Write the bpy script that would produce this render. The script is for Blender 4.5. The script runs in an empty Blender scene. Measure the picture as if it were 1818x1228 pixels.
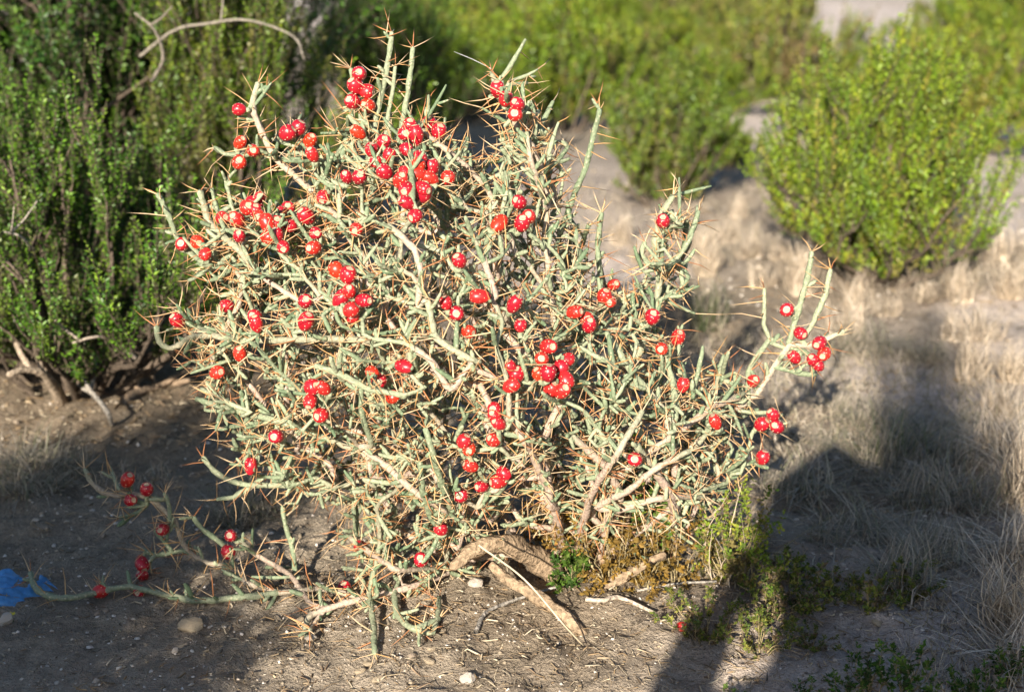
import bpy, math, random
import numpy as np
from mathutils import Vector, noise
from mathutils.bvhtree import BVHTree

random.seed(7)
rng = np.random.default_rng(11)
R = math.radians
scene = bpy.context.scene
col = scene.collection

# ------------------------------------------------------------------ camera
CAM_H, PITCH, FPX, W0, H0 = 0.80, R(15.8), 2525.0, 1818.0, 1228.0
cam_data = bpy.data.cameras.new('camera')
cam = bpy.data.objects.new('camera', cam_data)
col.objects.link(cam)
cam.location = (0, 0, CAM_H)
cam.rotation_euler = (math.pi / 2 - PITCH, 0, 0)
cam_data.sensor_width = 36.0
cam_data.lens = 50.0
cam_data.clip_start = 0.05
cam_data.clip_end = 2000.0
cam_data.dof.use_dof = True
cam_data.dof.focus_distance = 1.64
cam_data.dof.aperture_fstop = 4.2
cam_data.dof.aperture_blades = 6
scene.camera = cam

# ------------------------------------------------------------------ sky, sun, exposure
SUN_AZ, SUN_EL = R(14.5), R(20.5)          # behind the camera, a little to its left
S = Vector((-math.sin(SUN_AZ) * math.cos(SUN_EL), -math.cos(SUN_AZ) * math.cos(SUN_EL), math.sin(SUN_EL)))
world = bpy.data.worlds.new('World')
scene.world = world
world.use_nodes = True
wn = world.node_tree
sky = wn.nodes.new('ShaderNodeTexSky')
sky.sky_type = 'NISHITA'
sky.sun_disc = False
sky.ozone_density = 3.0
sky.sun_elevation = SUN_EL
sky.sun_rotation = math.atan2(S.x, S.y) % (2 * math.pi)
bgn = wn.nodes['Background']
bgn.inputs['Strength'].default_value = 0.068
wn.links.new(sky.outputs['Color'], bgn.inputs['Color'])
sun_data = bpy.data.lights.new('sun', 'SUN')
sun_data.energy = 5.0
sun_data.angle = R(0.55)
sun_data.color = (1.0, 0.91, 0.78)
sun = bpy.data.objects.new('sun', sun_data)
col.objects.link(sun)
sun.rotation_euler = (-S).to_track_quat('-Z', 'Y').to_euler()
sun.location = S * 20
scene.view_settings.view_transform = 'Standard'
scene.view_settings.look = 'None'
scene.view_settings.gamma = 1.0
scene.view_settings.exposure = 1.25
scene.view_settings.use_curve_mapping = False
scene.render.engine = 'CYCLES'
scene.cycles.max_bounces = 6
scene.cycles.diffuse_bounces = 3
scene.cycles.transparent_max_bounces = 4
scene.cycles.caustics_reflective = False
scene.cycles.caustics_refractive = False

# ------------------------------------------------------------------ where a line of sight meets the ground
FW = Vector((0, math.cos(PITCH), -math.sin(PITCH)))
UP = Vector((0, math.sin(PITCH), math.cos(PITCH)))
def ray(px, py):
    return Vector((1, 0, 0)) * ((px - W0 / 2) / FPX) + UP * ((H0 / 2 - py) / FPX) + FW
def at(px, py, Y):
    d = ray(px, py)
    return Vector((0, 0, CAM_H)) + d * (Y / d.y)
def ground_y(py):
    d = ray(W0 / 2, py)
    return d.y * (-CAM_H / d.z) if d.z < -1e-3 else 500.0
def on_ground(px, py):
    d = ray(px, py)
    t = -CAM_H / d.z
    x, y = d.x * t, d.y * t
    return Vector((x, y, hgt(x, y)))

# ------------------------------------------------------------------ noise in numpy
_perm = np.random.default_rng(3).random((256, 256))
def vnoise(x, y):
    xi, yi = np.floor(x).astype(int), np.floor(y).astype(int)
    fx, fy = x - xi, y - yi
    fx, fy = fx * fx * (3 - 2 * fx), fy * fy * (3 - 2 * fy)
    a = _perm[xi & 255, yi & 255]; b = _perm[(xi + 1) & 255, yi & 255]
    c = _perm[xi & 255, (yi + 1) & 255]; d = _perm[(xi + 1) & 255, (yi + 1) & 255]
    return (a * (1 - fx) + b * fx) * (1 - fy) + (c * (1 - fx) + d * fx) * fy - 0.5
MOUNDS = []                                   # (x, y, radius, height) low mounds round plant bases
def hgt_np(x, y):
    r = np.hypot(x, y - 1.7)
    fade = np.clip(2.0 / (r + 0.5), 0.12, 1)
    h = 0.05 * vnoise(x * 1.3 + 5, y * 1.3 + 9) * np.clip(r / 1.0, 0.25, .8)
    h = h + 0.022 * vnoise(x * 5.1, y * 5.1 + 30)
    h = h + (0.014 * vnoise(x * 17 + 50, y * 17) + 0.012 * vnoise(x * 43, y * 43 + 8) + 0.007 * vnoise(x * 101, y * 101)) * fade
    for mx, my, mr, mh in MOUNDS:
        h = h + mh * np.exp(-((x - mx) ** 2 + (y - my) ** 2) / (mr * mr))
    return h
def hgt(x, y):
    return float(hgt_np(np.array([x], float), np.array([y], float))[0])

# ------------------------------------------------------------------ mesh building
class MB:
    def __init__(s):
        s.v, s.q, s.t, s.c, s.n = [], [], [], [], 0
    def add(s, V, quads=None, tris=None, color=(1, 1, 1)):
        V = np.asarray(V, float).reshape(-1, 3)
        s.v.append(V)
        if quads is not None and len(quads): s.q.append(np.asarray(quads, int).reshape(-1, 4) + s.n)
        if tris is not None and len(tris): s.t.append(np.asarray(tris, int).reshape(-1, 3) + s.n)
        c = np.asarray(color, float)
        if c.ndim == 1: c = np.tile(c, (len(V), 1))
        s.c.append(c)
        s.n += len(V)
    def arrays(s):
        V = np.concatenate(s.v) if s.v else np.zeros((0, 3))
        Q = np.concatenate(s.q) if s.q else np.zeros((0, 4), int)
        T = np.concatenate(s.t) if s.t else np.zeros((0, 3), int)
        return V, Q, T, np.concatenate(s.c) if s.c else np.zeros((0, 3))
    def mesh(s, name, mat, smooth=True, origin=None):
        V, Q, T, C = s.arrays()
        if origin is not None: V = V - np.asarray(origin)
        me = bpy.data.meshes.new(name)
        me.vertices.add(len(V)); me.vertices.foreach_set('co', V.astype(np.float32).ravel())
        nl = len(Q) * 4 + len(T) * 3
        me.loops.add(nl); me.polygons.add(len(Q) + len(T))
        me.loops.foreach_set('vertex_index', np.concatenate([Q.ravel(), T.ravel()]).astype(np.int32))
        st = np.concatenate([np.arange(len(Q)) * 4, len(Q) * 4 + np.arange(len(T)) * 3])
        me.polygons.foreach_set('loop_start', st.astype(np.int32))
        me.update(calc_edges=True)
        if smooth: me.polygons.foreach_set('use_smooth', np.ones(len(me.polygons), bool))
        at_ = me.attributes.new('Col', 'FLOAT_COLOR', 'POINT')
        at_.data.foreach_set('color', np.concatenate([C, np.ones((len(C), 1))], 1).astype(np.float32).ravel())
        me.materials.append(mat)
        return me
    def build(s, name, mat, parent=None, smooth=True, kind=None, origin=None):
        me = s.mesh(name, mat, smooth, origin)
        return link(name, me, parent, kind)
def link(name, data, parent=None, kind=None):
    o = bpy.data.objects.new(name, data)
    col.objects.link(o)
    if parent is not None: o.parent = parent
    if kind: o['kind'] = kind
    return o
def tag(o, label, cat, group=None):
    o['label'] = label; o['category'] = cat
    if group: o['group'] = group
    return o
def thing(name, label, cat, loc=(0, 0, 0), group=None, rz=0.0, sc=1.0):
    o = link(name, None)
    o.location = loc; o.rotation_euler = (0, 0, rz); o.scale = (sc, sc, sc)
    return tag(o, label, cat, group)
def dup(root, loc, rz=0.0, sc=(1, 1, 1), label=None, group=None):
    r = root.copy(); col.objects.link(r)
    r.location = loc; r.rotation_euler = (0, 0, rz); r.scale = sc
    if label: r['label'] = label
    if group: r['group'] = group
    for ch in list(root.children):
        c = ch.copy(); col.objects.link(c); c.parent = r
        for g in list(ch.children):
            d = g.copy(); col.objects.link(d); d.parent = c
    return r

def resample(P, step):
    """Catmull-Rom through points, sampled about every step."""
    P = [np.asarray(p, float) for p in P]
    if len(P) == 2: P = [P[0], (P[0] + P[1]) / 2, P[1]]
    ext = [2 * P[0] - P[1]] + P + [2 * P[-1] - P[-2]]
    out = []
    for i in range(1, len(ext) - 2):
        p0, p1, p2, p3 = ext[i - 1], ext[i], ext[i + 1], ext[i + 2]
        n = max(1, int(round(np.linalg.norm(p2 - p1) / step)))
        t = (np.arange(n) / n)[:, None]
        out.append(0.5 * (2 * p1 + (p2 - p0) * t + (2 * p0 - 5 * p1 + 4 * p2 - p3) * t ** 2 + (3 * p1 - p0 - 3 * p2 + p3) * t ** 3))
    out.append(P[-1][None])
    return np.concatenate(out)

def tube(mb, P, rad, sides=6, color=(1, 1, 1), rough=0.0, tip=True):
    P = np.asarray(P, float); N = len(P)
    rad = np.broadcast_to(np.asarray(rad, float), (N,))
    T = np.gradient(P, axis=0)
    T /= np.linalg.norm(T, axis=1)[:, None] + 1e-9
    a = np.array([0.0, 0, 1]) if abs(T[0, 2]) < 0.9 else np.array([1.0, 0, 0])
    U = np.empty((N, 3))
    u = np.cross(T[0], a); u /= np.linalg.norm(u)
    for i in range(N):
        u = u - T[i] * (u @ T[i]); u = u / (math.sqrt(u @ u) + 1e-9); U[i] = u
    Vv = np.cross(T, U)
    ang = np.arange(sides) * 2 * math.pi / sides
    rr = rad[:, None] * np.ones((1, sides))
    if rough: rr = rr * (1 + rough * (rng.random((N, sides)) * 2 - 1))
    ring = P[:, None] + rr[..., None] * (np.cos(ang)[None, :, None] * U[:, None] + np.sin(ang)[None, :, None] * Vv[:, None])
    V = ring.reshape(-1, 3)
    i = np.arange(N - 1)[:, None] * sides; j = np.arange(sides)[None]
    j2 = (j + 1) % sides
    Q = np.stack([i + j, i + j2, i + sides + j2, i + sides + j], -1).reshape(-1, 4)
    c = np.asarray(color, float)
    C = np.repeat(c, sides, 0) if c.ndim == 2 else np.tile(c, (len(V), 1))
    tris = []
    if tip:
        V = np.concatenate([V, (P[-1] + T[-1] * rad[-1] * 0.7)[None]])
        C = np.concatenate([C, C[-1:]])
        k = N * sides; b = (N - 1) * sides
        tris = [[b + q, b + (q + 1) % sides, k] for q in range(sides)]
    mb.add(V, Q, tris, C)

def cones(mb, A, D, L, r, C, bend=None):
    """Many spikes at once: base A, direction D, length L, base radius r, colour C at base and tip."""
    n = len(A)
    D = D / (np.linalg.norm(D, axis=1)[:, None] + 1e-9)
    ref = np.where(np.abs(D[:, 2:3]) < 0.9, np.array([[0.0, 0, 1]]), np.array([[1.0, 0, 0]]))
    U = np.cross(D, ref); U /= np.linalg.norm(U, axis=1)[:, None]
    Wv = np.cross(D, U)
    V = np.empty((n, 7, 3))
    mid = A + D * (L * 0.5)[:, None] + (0 if bend is None else bend)
    for k in range(3):
        a = k * 2 * math.pi / 3
        off = U * math.cos(a) + Wv * math.sin(a)
        V[:, k] = A + off * r[:, None]
        V[:, 3 + k] = mid + off * r[:, None] * 0.8
    V[:, 6] = A + D * L[:, None]
    b = (np.arange(n) * 7)[:, None]
    Q = np.concatenate([b + np.array([[k, (k + 1) % 3, 3 + (k + 1) % 3, 3 + k]]) for k in range(3)])
    T = np.concatenate([b + np.array([[3 + k, 3 + (k + 1) % 3, 6]]) for k in range(3)])
    mb.add(V.reshape(-1, 3), Q, T, np.repeat(C, 7, 0))

def leaves(mb, A, D, N, L, Wd, C, fold=0.25):
    """Many leaves at once: four corners each, folded a little along the midrib."""
    n = len(A)
    D = D / (np.linalg.norm(D, axis=1)[:, None] + 1e-9)
    Sd = np.cross(D, N); Sd /= np.linalg.norm(Sd, axis=1)[:, None] + 1e-9
    Nn = np.cross(Sd, D)
    V = np.empty((n, 4, 3))
    V[:, 0] = A
    V[:, 1] = A + D * (L * 0.5)[:, None] + Sd * (Wd * 0.5)[:, None] + Nn * (Wd * fold)[:, None]
    V[:, 2] = A + D * L[:, None]
    V[:, 3] = A + D * (L * 0.5)[:, None] - Sd * (Wd * 0.5)[:, None] + Nn * (Wd * fold)[:, None]
    b = (np.arange(n) * 4)[:, None]
    T = np.concatenate([b + np.array([[0, 1, 2]]), b + np.array([[0, 2, 3]])])
    mb.add(V.reshape(-1, 3), None, T, np.repeat(C, 4, 0))

# ------------------------------------------------------------------ materials
def new_mat(name):
    m = bpy.data.materials.new(name); m.use_nodes = True
    return m, m.node_tree, m.node_tree.nodes['Principled BSDF']
def nd(nt, t, **kw):
    n = nt.nodes.new(t)
    for k, v in kw.items():
        if k in n.inputs: n.inputs[k].default_value = v
        else: setattr(n, k, v)
    return n
def attr_mat(name, rough=0.6, nscale=200.0, namt=0.35, bump=0.3, bdist=0.001, spec=0.3, translucent=0.0, coord='Object'):
    m, nt, b = new_mat(name)
    a = nd(nt, 'ShaderNodeAttribute', attribute_name='Col')
    tc = nd(nt, 'ShaderNodeTexCoord')
    n = nd(nt, 'ShaderNodeTexNoise', Scale=nscale, Detail=4.0)
    nt.links.new(tc.outputs[coord], n.inputs['Vector'])
    mr = nd(nt, 'ShaderNodeMapRange')
    mr.inputs['From Min'].default_value = 0.25; mr.inputs['From Max'].default_value = 0.75
    mr.inputs['To Min'].default_value = 1 - namt; mr.inputs['To Max'].default_value = 1 + namt
    nt.links.new(n.outputs['Fac'], mr.inputs['Value'])
    mx = nd(nt, 'ShaderNodeVectorMath', operation='MULTIPLY')
    nt.links.new(a.outputs['Color'], mx.inputs[0]); nt.links.new(mr.outputs['Result'], mx.inputs[1])
    nt.links.new(mx.outputs['Vector'], b.inputs['Base Color'])
    b.inputs['Roughness'].default_value = rough
    b.inputs['Specular IOR Level'].default_value = spec
    if bump:
        bp = nd(nt, 'ShaderNodeBump', Strength=bump, Distance=bdist)
        nt.links.new(n.outputs['Fac'], bp.inputs['Height'])
        nt.links.new(bp.outputs['Normal'], b.inputs['Normal'])
    if translucent:
        tr = nd(nt, 'ShaderNodeBsdfTranslucent')
        nt.links.new(mx.outputs['Vector'], tr.inputs['Color'])
        ms = nd(nt, 'ShaderNodeMixShader', Fac=translucent)
        out = nt.nodes['Material Output']
        nt.links.new(b.outputs[0], ms.inputs[1]); nt.links.new(tr.outputs[0], ms.inputs[2])
        nt.links.new(ms.outputs[0], out.inputs['Surface'])
    return m
M = {}
M['stem'] = attr_mat('cactus_skin', 0.65, 420, 0.30, 0.5, 0.0012, 0.25)
def spots_on(m):
    nt = m.node_tree; b = nt.nodes['Principled BSDF']
    src = b.inputs['Base Color'].links[0].from_socket
    tc = nd(nt, 'ShaderNodeTexCoord'); v = nd(nt, 'ShaderNodeTexVoronoi', Scale=170.0)
    nt.links.new(tc.outputs['Object'], v.inputs['Vector'])
    r = nd(nt, 'ShaderNodeMapRange'); r.inputs['From Min'].default_value = .16; r.inputs['From Max'].default_value = .30
    r.inputs['To Min'].default_value = .55; r.inputs['To Max'].default_value = 0
    nt.links.new(v.outputs['Distance'], r.inputs['Value'])
    mx = nd(nt, 'ShaderNodeMix', data_type='RGBA')
    nt.links.new(r.outputs['Result'], mx.inputs[0]); nt.links.new(src, mx.inputs[6]); mx.inputs[7].default_value = (.50, .44, .30, 1)
    nt.links.new(mx.outputs[2], b.inputs['Base Color'])
    bp = nd(nt, 'ShaderNodeBump', Strength=.8, Distance=.0015, invert=True)
    nt.links.new(v.outputs['Distance'], bp.inputs['Height']); nt.links.new(b.inputs['Normal'].links[0].from_socket, bp.inputs['Normal'])
    nt.links.new(bp.outputs['Normal'], b.inputs['Normal'])
spots_on(M['stem'])
M['spine'] = attr_mat('spine', 0.45, 90, 0.25, 0, spec=0.4)
M['bark'] = attr_mat('bark', 0.9, 170, 0.6, 1.0, 0.006, 0.1)
M['leaf'] = attr_mat('resin_leaf', 0.42, 40, 0.25, 0, spec=0.45, translucent=0.22)
M['straw'] = attr_mat('straw', 0.75, 60, 0.3, 0, spec=0.2, translucent=0.1)
M['stone'] = attr_mat('stone', 0.9, 60, 0.3, 0.6, 0.003, 0.15)
M['dull'] = attr_mat('dull_leaf', 0.7, 60, 0.3, 0, spec=0.2, translucent=0.15)

def fruit_mat():
    m, nt, b = new_mat('ripe_fruit_skin')
    oi = nd(nt, 'ShaderNodeObjectInfo')
    cr = nd(nt, 'ShaderNodeValToRGB')
    e = cr.color_ramp.elements
    e[0].position = 0; e[0].color = (0.33, 0.008, 0.020, 1)
    e[1].position = 1; e[1].color = (0.52, 0.032, 0.011, 1)
    x = cr.color_ramp.elements.new(0.55); x.color = (0.42, 0.011, 0.020, 1)
    nt.links.new(oi.outputs['Random'], cr.inputs['Fac'])
    tc = nd(nt, 'ShaderNodeTexCoord')
    n = nd(nt, 'ShaderNodeTexNoise', Scale=160.0, Detail=3.0)
    nt.links.new(tc.outputs['Object'], n.inputs['Vector'])
    mr = nd(nt, 'ShaderNodeMapRange')
    mr.inputs['From Min'].default_value = 0.3; mr.inputs['From Max'].default_value = 0.7
    mr.inputs['To Min'].default_value = 0.75; mr.inputs['To Max'].default_value = 1.2
    nt.links.new(n.outputs['Fac'], mr.inputs['Value'])
    mx = nd(nt, 'ShaderNodeVectorMath', operation='MULTIPLY')
    nt.links.new(cr.outputs['Color'], mx.inputs[0]); nt.links.new(mr.outputs['Result'], mx.inputs[1])
    nt.links.new(mx.outputs['Vector'], b.inputs['Base Color'])
    b.inputs['Roughness'].default_value = 0.33
    b.inputs['Subsurface Weight'].default_value = 0.12
    b.inputs['Subsurface Radius'].default_value = (0.004, 0.0008, 0.0006)
    bp = nd(nt, 'ShaderNodeBump', Strength=0.25, Distance=0.001)
    nt.links.new(n.outputs['Fac'], bp.inputs['Height']); nt.links.new(bp.outputs['Normal'], b.inputs['Normal'])
    return m
M['fruit'] = fruit_mat()

def ground_mat():
    m, nt, b = new_mat('desert_dirt')
    a = nd(nt, 'ShaderNodeAttribute', attribute_name='Col')
    tc = nd(nt, 'ShaderNodeTexCoord')
    def noi(s, d, r=0.6):
        n = nd(nt, 'ShaderNodeTexNoise', Scale=s, Detail=d, Roughness=r)
        nt.links.new(tc.outputs['Object'], n.inputs['Vector']); return n
    n1, n2, n3 = noi(3.0, 6.0), noi(38.0, 6.0, 0.7), noi(240.0, 3.0, 0.7)
    def mrange(src, lo, hi, a0=0.3, a1=0.7):
        r = nd(nt, 'ShaderNodeMapRange')
        r.inputs['From Min'].default_value = a0; r.inputs['From Max'].default_value = a1
        r.inputs['To Min'].default_value = lo; r.inputs['To Max'].default_value = hi
        nt.links.new(src, r.inputs['Value']); return r.outputs['Result']
    p = nd(nt, 'ShaderNodeMath', operation='MULTIPLY')
    nt.links.new(mrange(n1.outputs['Fac'], 0.82, 1.18), p.inputs[0]); nt.links.new(mrange(n2.outputs['Fac'], 0.68, 1.25), p.inputs[1])
    p2 = nd(nt, 'ShaderNodeMath', operation='MULTIPLY')
    nt.links.new(p.outputs[0], p2.inputs[0]); nt.links.new(mrange(n3.outputs['Fac'], 0.75, 1.25), p2.inputs[1])
    mx = nd(nt, 'ShaderNodeVectorMath', operation='MULTIPLY')
    nt.links.new(a.outputs['Color'], mx.inputs[0]); nt.links.new(p2.outputs[0], mx.inputs[1])
    nt.links.new(mx.outputs['Vector'], b.inputs['Base Color'])
    b.inputs['Roughness'].default_value = 0.95
    b.inputs['Specular IOR Level'].default_value = 0.1
    ad = nd(nt, 'ShaderNodeMath', operation='MULTIPLY_ADD')
    nt.links.new(n2.outputs['Fac'], ad.inputs[0]); ad.inputs[1].default_value = 2.5
    nt.links.new(n3.outputs['Fac'], ad.inputs[2])
    bp = nd(nt, 'ShaderNodeBump', Strength=0.85, Distance=0.008)
    nt.links.new(ad.outputs[0], bp.inputs['Height']); nt.links.new(bp.outputs['Normal'], b.inputs['Normal'])
    return m
M['ground'] = ground_mat()
def simple_mat(name, c, rough, bump=0.0, scale=50):
    m, nt, b = new_mat(name)
    tc = nd(nt, 'ShaderNodeTexCoord'); n = nd(nt, 'ShaderNodeTexNoise', Scale=scale, Detail=4.0)
    nt.links.new(tc.outputs['Object'], n.inputs['Vector'])
    cr = nd(nt, 'ShaderNodeValToRGB')
    cr.color_ramp.elements[0].position = 0.3; cr.color_ramp.elements[1].position = 0.7
    cr.color_ramp.elements[0].color = tuple(x * 0.7 for x in c) + (1,); cr.color_ramp.elements[1].color = tuple(min(1, x * 1.2) for x in c) + (1,)
    nt.links.new(n.outputs['Fac'], cr.inputs['Fac']); nt.links.new(cr.outputs['Color'], b.inputs['Base Color'])
    b.inputs['Roughness'].default_value = rough
    if bump:
        bp = nd(nt, 'ShaderNodeBump', Strength=bump, Distance=0.003)
        nt.links.new(n.outputs['Fac'], bp.inputs['Height']); nt.links.new(bp.outputs['Normal'], b.inputs['Normal'])
    return m
M['scar'] = simple_mat('fruit_scar', (0.46, 0.33, 0.22), 0.8, 0.3, 400)
M['areole'] = simple_mat('areole_wool', (0.75, 0.62, 0.42), 0.9, 0, 300)
M['blue'] = simple_mat('blue_sheet', (0.08, 0.26, 0.52), 0.35, 0.6, 90)
M['petal'] = simple_mat('yellow_petal', (0.75, 0.55, 0.02), 0.6, 0, 90)
M['cloth'] = simple_mat('dark_cloth', (0.06, 0.07, 0.10), 0.9, 0.3, 120)
M['skin'] = simple_mat('skin', (0.45, 0.28, 0.2), 0.55, 0, 60)
M['hair'] = simple_mat('hair', (0.04, 0.025, 0.015), 0.5, 0.5, 200)
M['camera'] = simple_mat('camera_body', (0.03, 0.03, 0.03), 0.4, 0, 90)
M['silk'] = simple_mat('silk', (0.8, 0.8, 0.8), 0.3, 0, 90)

# ------------------------------------------------------------------ ground
base = Vector((0.07, 1.70, 0.0))
MOUNDS += [(base.x - 0.05, 1.72, 0.30, 0.025), (-0.85, 2.7, 0.45, 0.05), (1.05, 3.5, 0.4, 0.05)]
PALE = [(1780, 400, .30), (1770, 240, .8), (1740, 310, .45), (1600, 690, .20), (1480, 705, .16), (1760, 880, .14), (1600, 1150, .17), (1500, 1190, .12),
        (1080, 345, .42), (1060, 400, .3), (1140, 330, .3), (1320, 210, .45), (1330, 250, .3), (1530, 30, 2.6), (1560, 60, 1.4), (580, 12, 3.0),
        (1090, 470, .2), (1790, 600, .18), (1640, 20, 1.0), (860, 0, 3.0), (950, 420, .25)]
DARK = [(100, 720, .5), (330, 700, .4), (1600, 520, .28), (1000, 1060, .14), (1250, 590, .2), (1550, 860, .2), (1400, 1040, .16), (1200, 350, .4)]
def make_ground():
    n, a = 620, 0.32
    b = math.asinh(420 / a)
    u = np.linspace(-1, 1, n)
    g = a * np.sinh(b * u)
    X, Y = np.meshgrid(g, g + 1.75)
    Z = hgt_np(X, Y)
    pale = np.zeros_like(X); dark = np.zeros_like(X)
    wx = X + 0.12 * vnoise(X * 4 + 9, Y * 4); wy = Y + 0.25 * vnoise(X * 3 + 70, Y * 3 + 20)
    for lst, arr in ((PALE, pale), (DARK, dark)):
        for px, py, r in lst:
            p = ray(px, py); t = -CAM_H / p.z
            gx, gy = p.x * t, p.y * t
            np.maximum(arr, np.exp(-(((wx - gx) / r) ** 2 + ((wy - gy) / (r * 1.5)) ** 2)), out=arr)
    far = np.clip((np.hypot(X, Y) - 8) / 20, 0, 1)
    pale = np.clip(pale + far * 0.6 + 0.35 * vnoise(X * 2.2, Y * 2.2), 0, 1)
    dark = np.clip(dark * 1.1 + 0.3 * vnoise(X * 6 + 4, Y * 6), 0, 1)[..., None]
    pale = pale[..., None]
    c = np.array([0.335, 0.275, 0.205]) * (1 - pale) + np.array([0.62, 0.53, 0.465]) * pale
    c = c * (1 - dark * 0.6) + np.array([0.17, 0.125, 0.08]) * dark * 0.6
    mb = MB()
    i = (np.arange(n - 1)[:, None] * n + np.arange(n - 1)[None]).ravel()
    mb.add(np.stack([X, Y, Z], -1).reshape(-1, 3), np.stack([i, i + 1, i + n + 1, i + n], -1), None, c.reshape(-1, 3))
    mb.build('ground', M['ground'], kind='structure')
make_ground()

# ------------------------------------------------------------------ the cactus
GREEN, GREEN2, WOOD, WOOD2 = np.array([.295, .320, .205]), np.array([.115, .165, .090]), np.array([.43, .325, .26]), np.array([.34, .25, .18])
POLY = [(600, 300), (625, 215), (700, 215), (790, 230), (850, 290), (880, 330), (885, 240), (872, 150), (930, 140), (965, 210), (1000, 280), (985, 340), (1000, 390),
        (1045, 410), (1070, 500), (1130, 530), (1150, 430), (1190, 365), (1235, 395), (1215, 500), (1190, 560), (1205, 640), (1290, 665), (1325, 690), (1340, 760),
        (1325, 830), (1265, 870), (1240, 930), (1180, 955), (1080, 965), (1020, 940), (900, 935), (850, 975), (800, 1030), (790, 1100), (720, 1150), (640, 1140),
        (590, 1085), (600, 1010), (630, 960), (600, 900), (520, 875), (440, 850), (430, 800), (395, 750), (360, 720), (380, 650), (335, 605), (350, 560),
        (420, 530), (380, 490), (335, 440), (380, 395), (440, 355), (520, 385), (560, 345), (520, 300), (470, 260), (500, 230), (560, 255)]
PA = np.array(POLY, float)
def inside(x, y):
    x1, y1 = PA[:, 0], PA[:, 1]; x2, y2 = np.roll(x1, -1), np.roll(y1, -1)
    return bool(np.sum(((y1 > y) != (y2 > y)) & (x < (x2 - x1) * (y - y1) / (y2 - y1 + 1e-9) + x1)) % 2)
def edge_dist(x, y):
    a = PA; b = np.roll(PA, -1, 0); p = np.array([x, y], float)
    t = np.clip(((p - a) * (b - a)).sum(1) / ((b - a) ** 2).sum(1), 0, 1)
    return float(np.min(np.linalg.norm(a + (b - a) * t[:, None] - p, axis=1)))
YC = 1.70
def half_depth(x, y):
    return 0.21 * math.sqrt(min(1.0, edge_dist(x, y) / 190.0)) if inside(x, y) else 0.0
def place(x, y, u):
    """a point of the plant seen along (x, y); u from -1 (front) to 1 (back)"""
    Y = YC + half_depth(x, y) * u
    Y = min(Y, ground_y(y) - 0.035)
    return np.array(at(x, y, Y))

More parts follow.
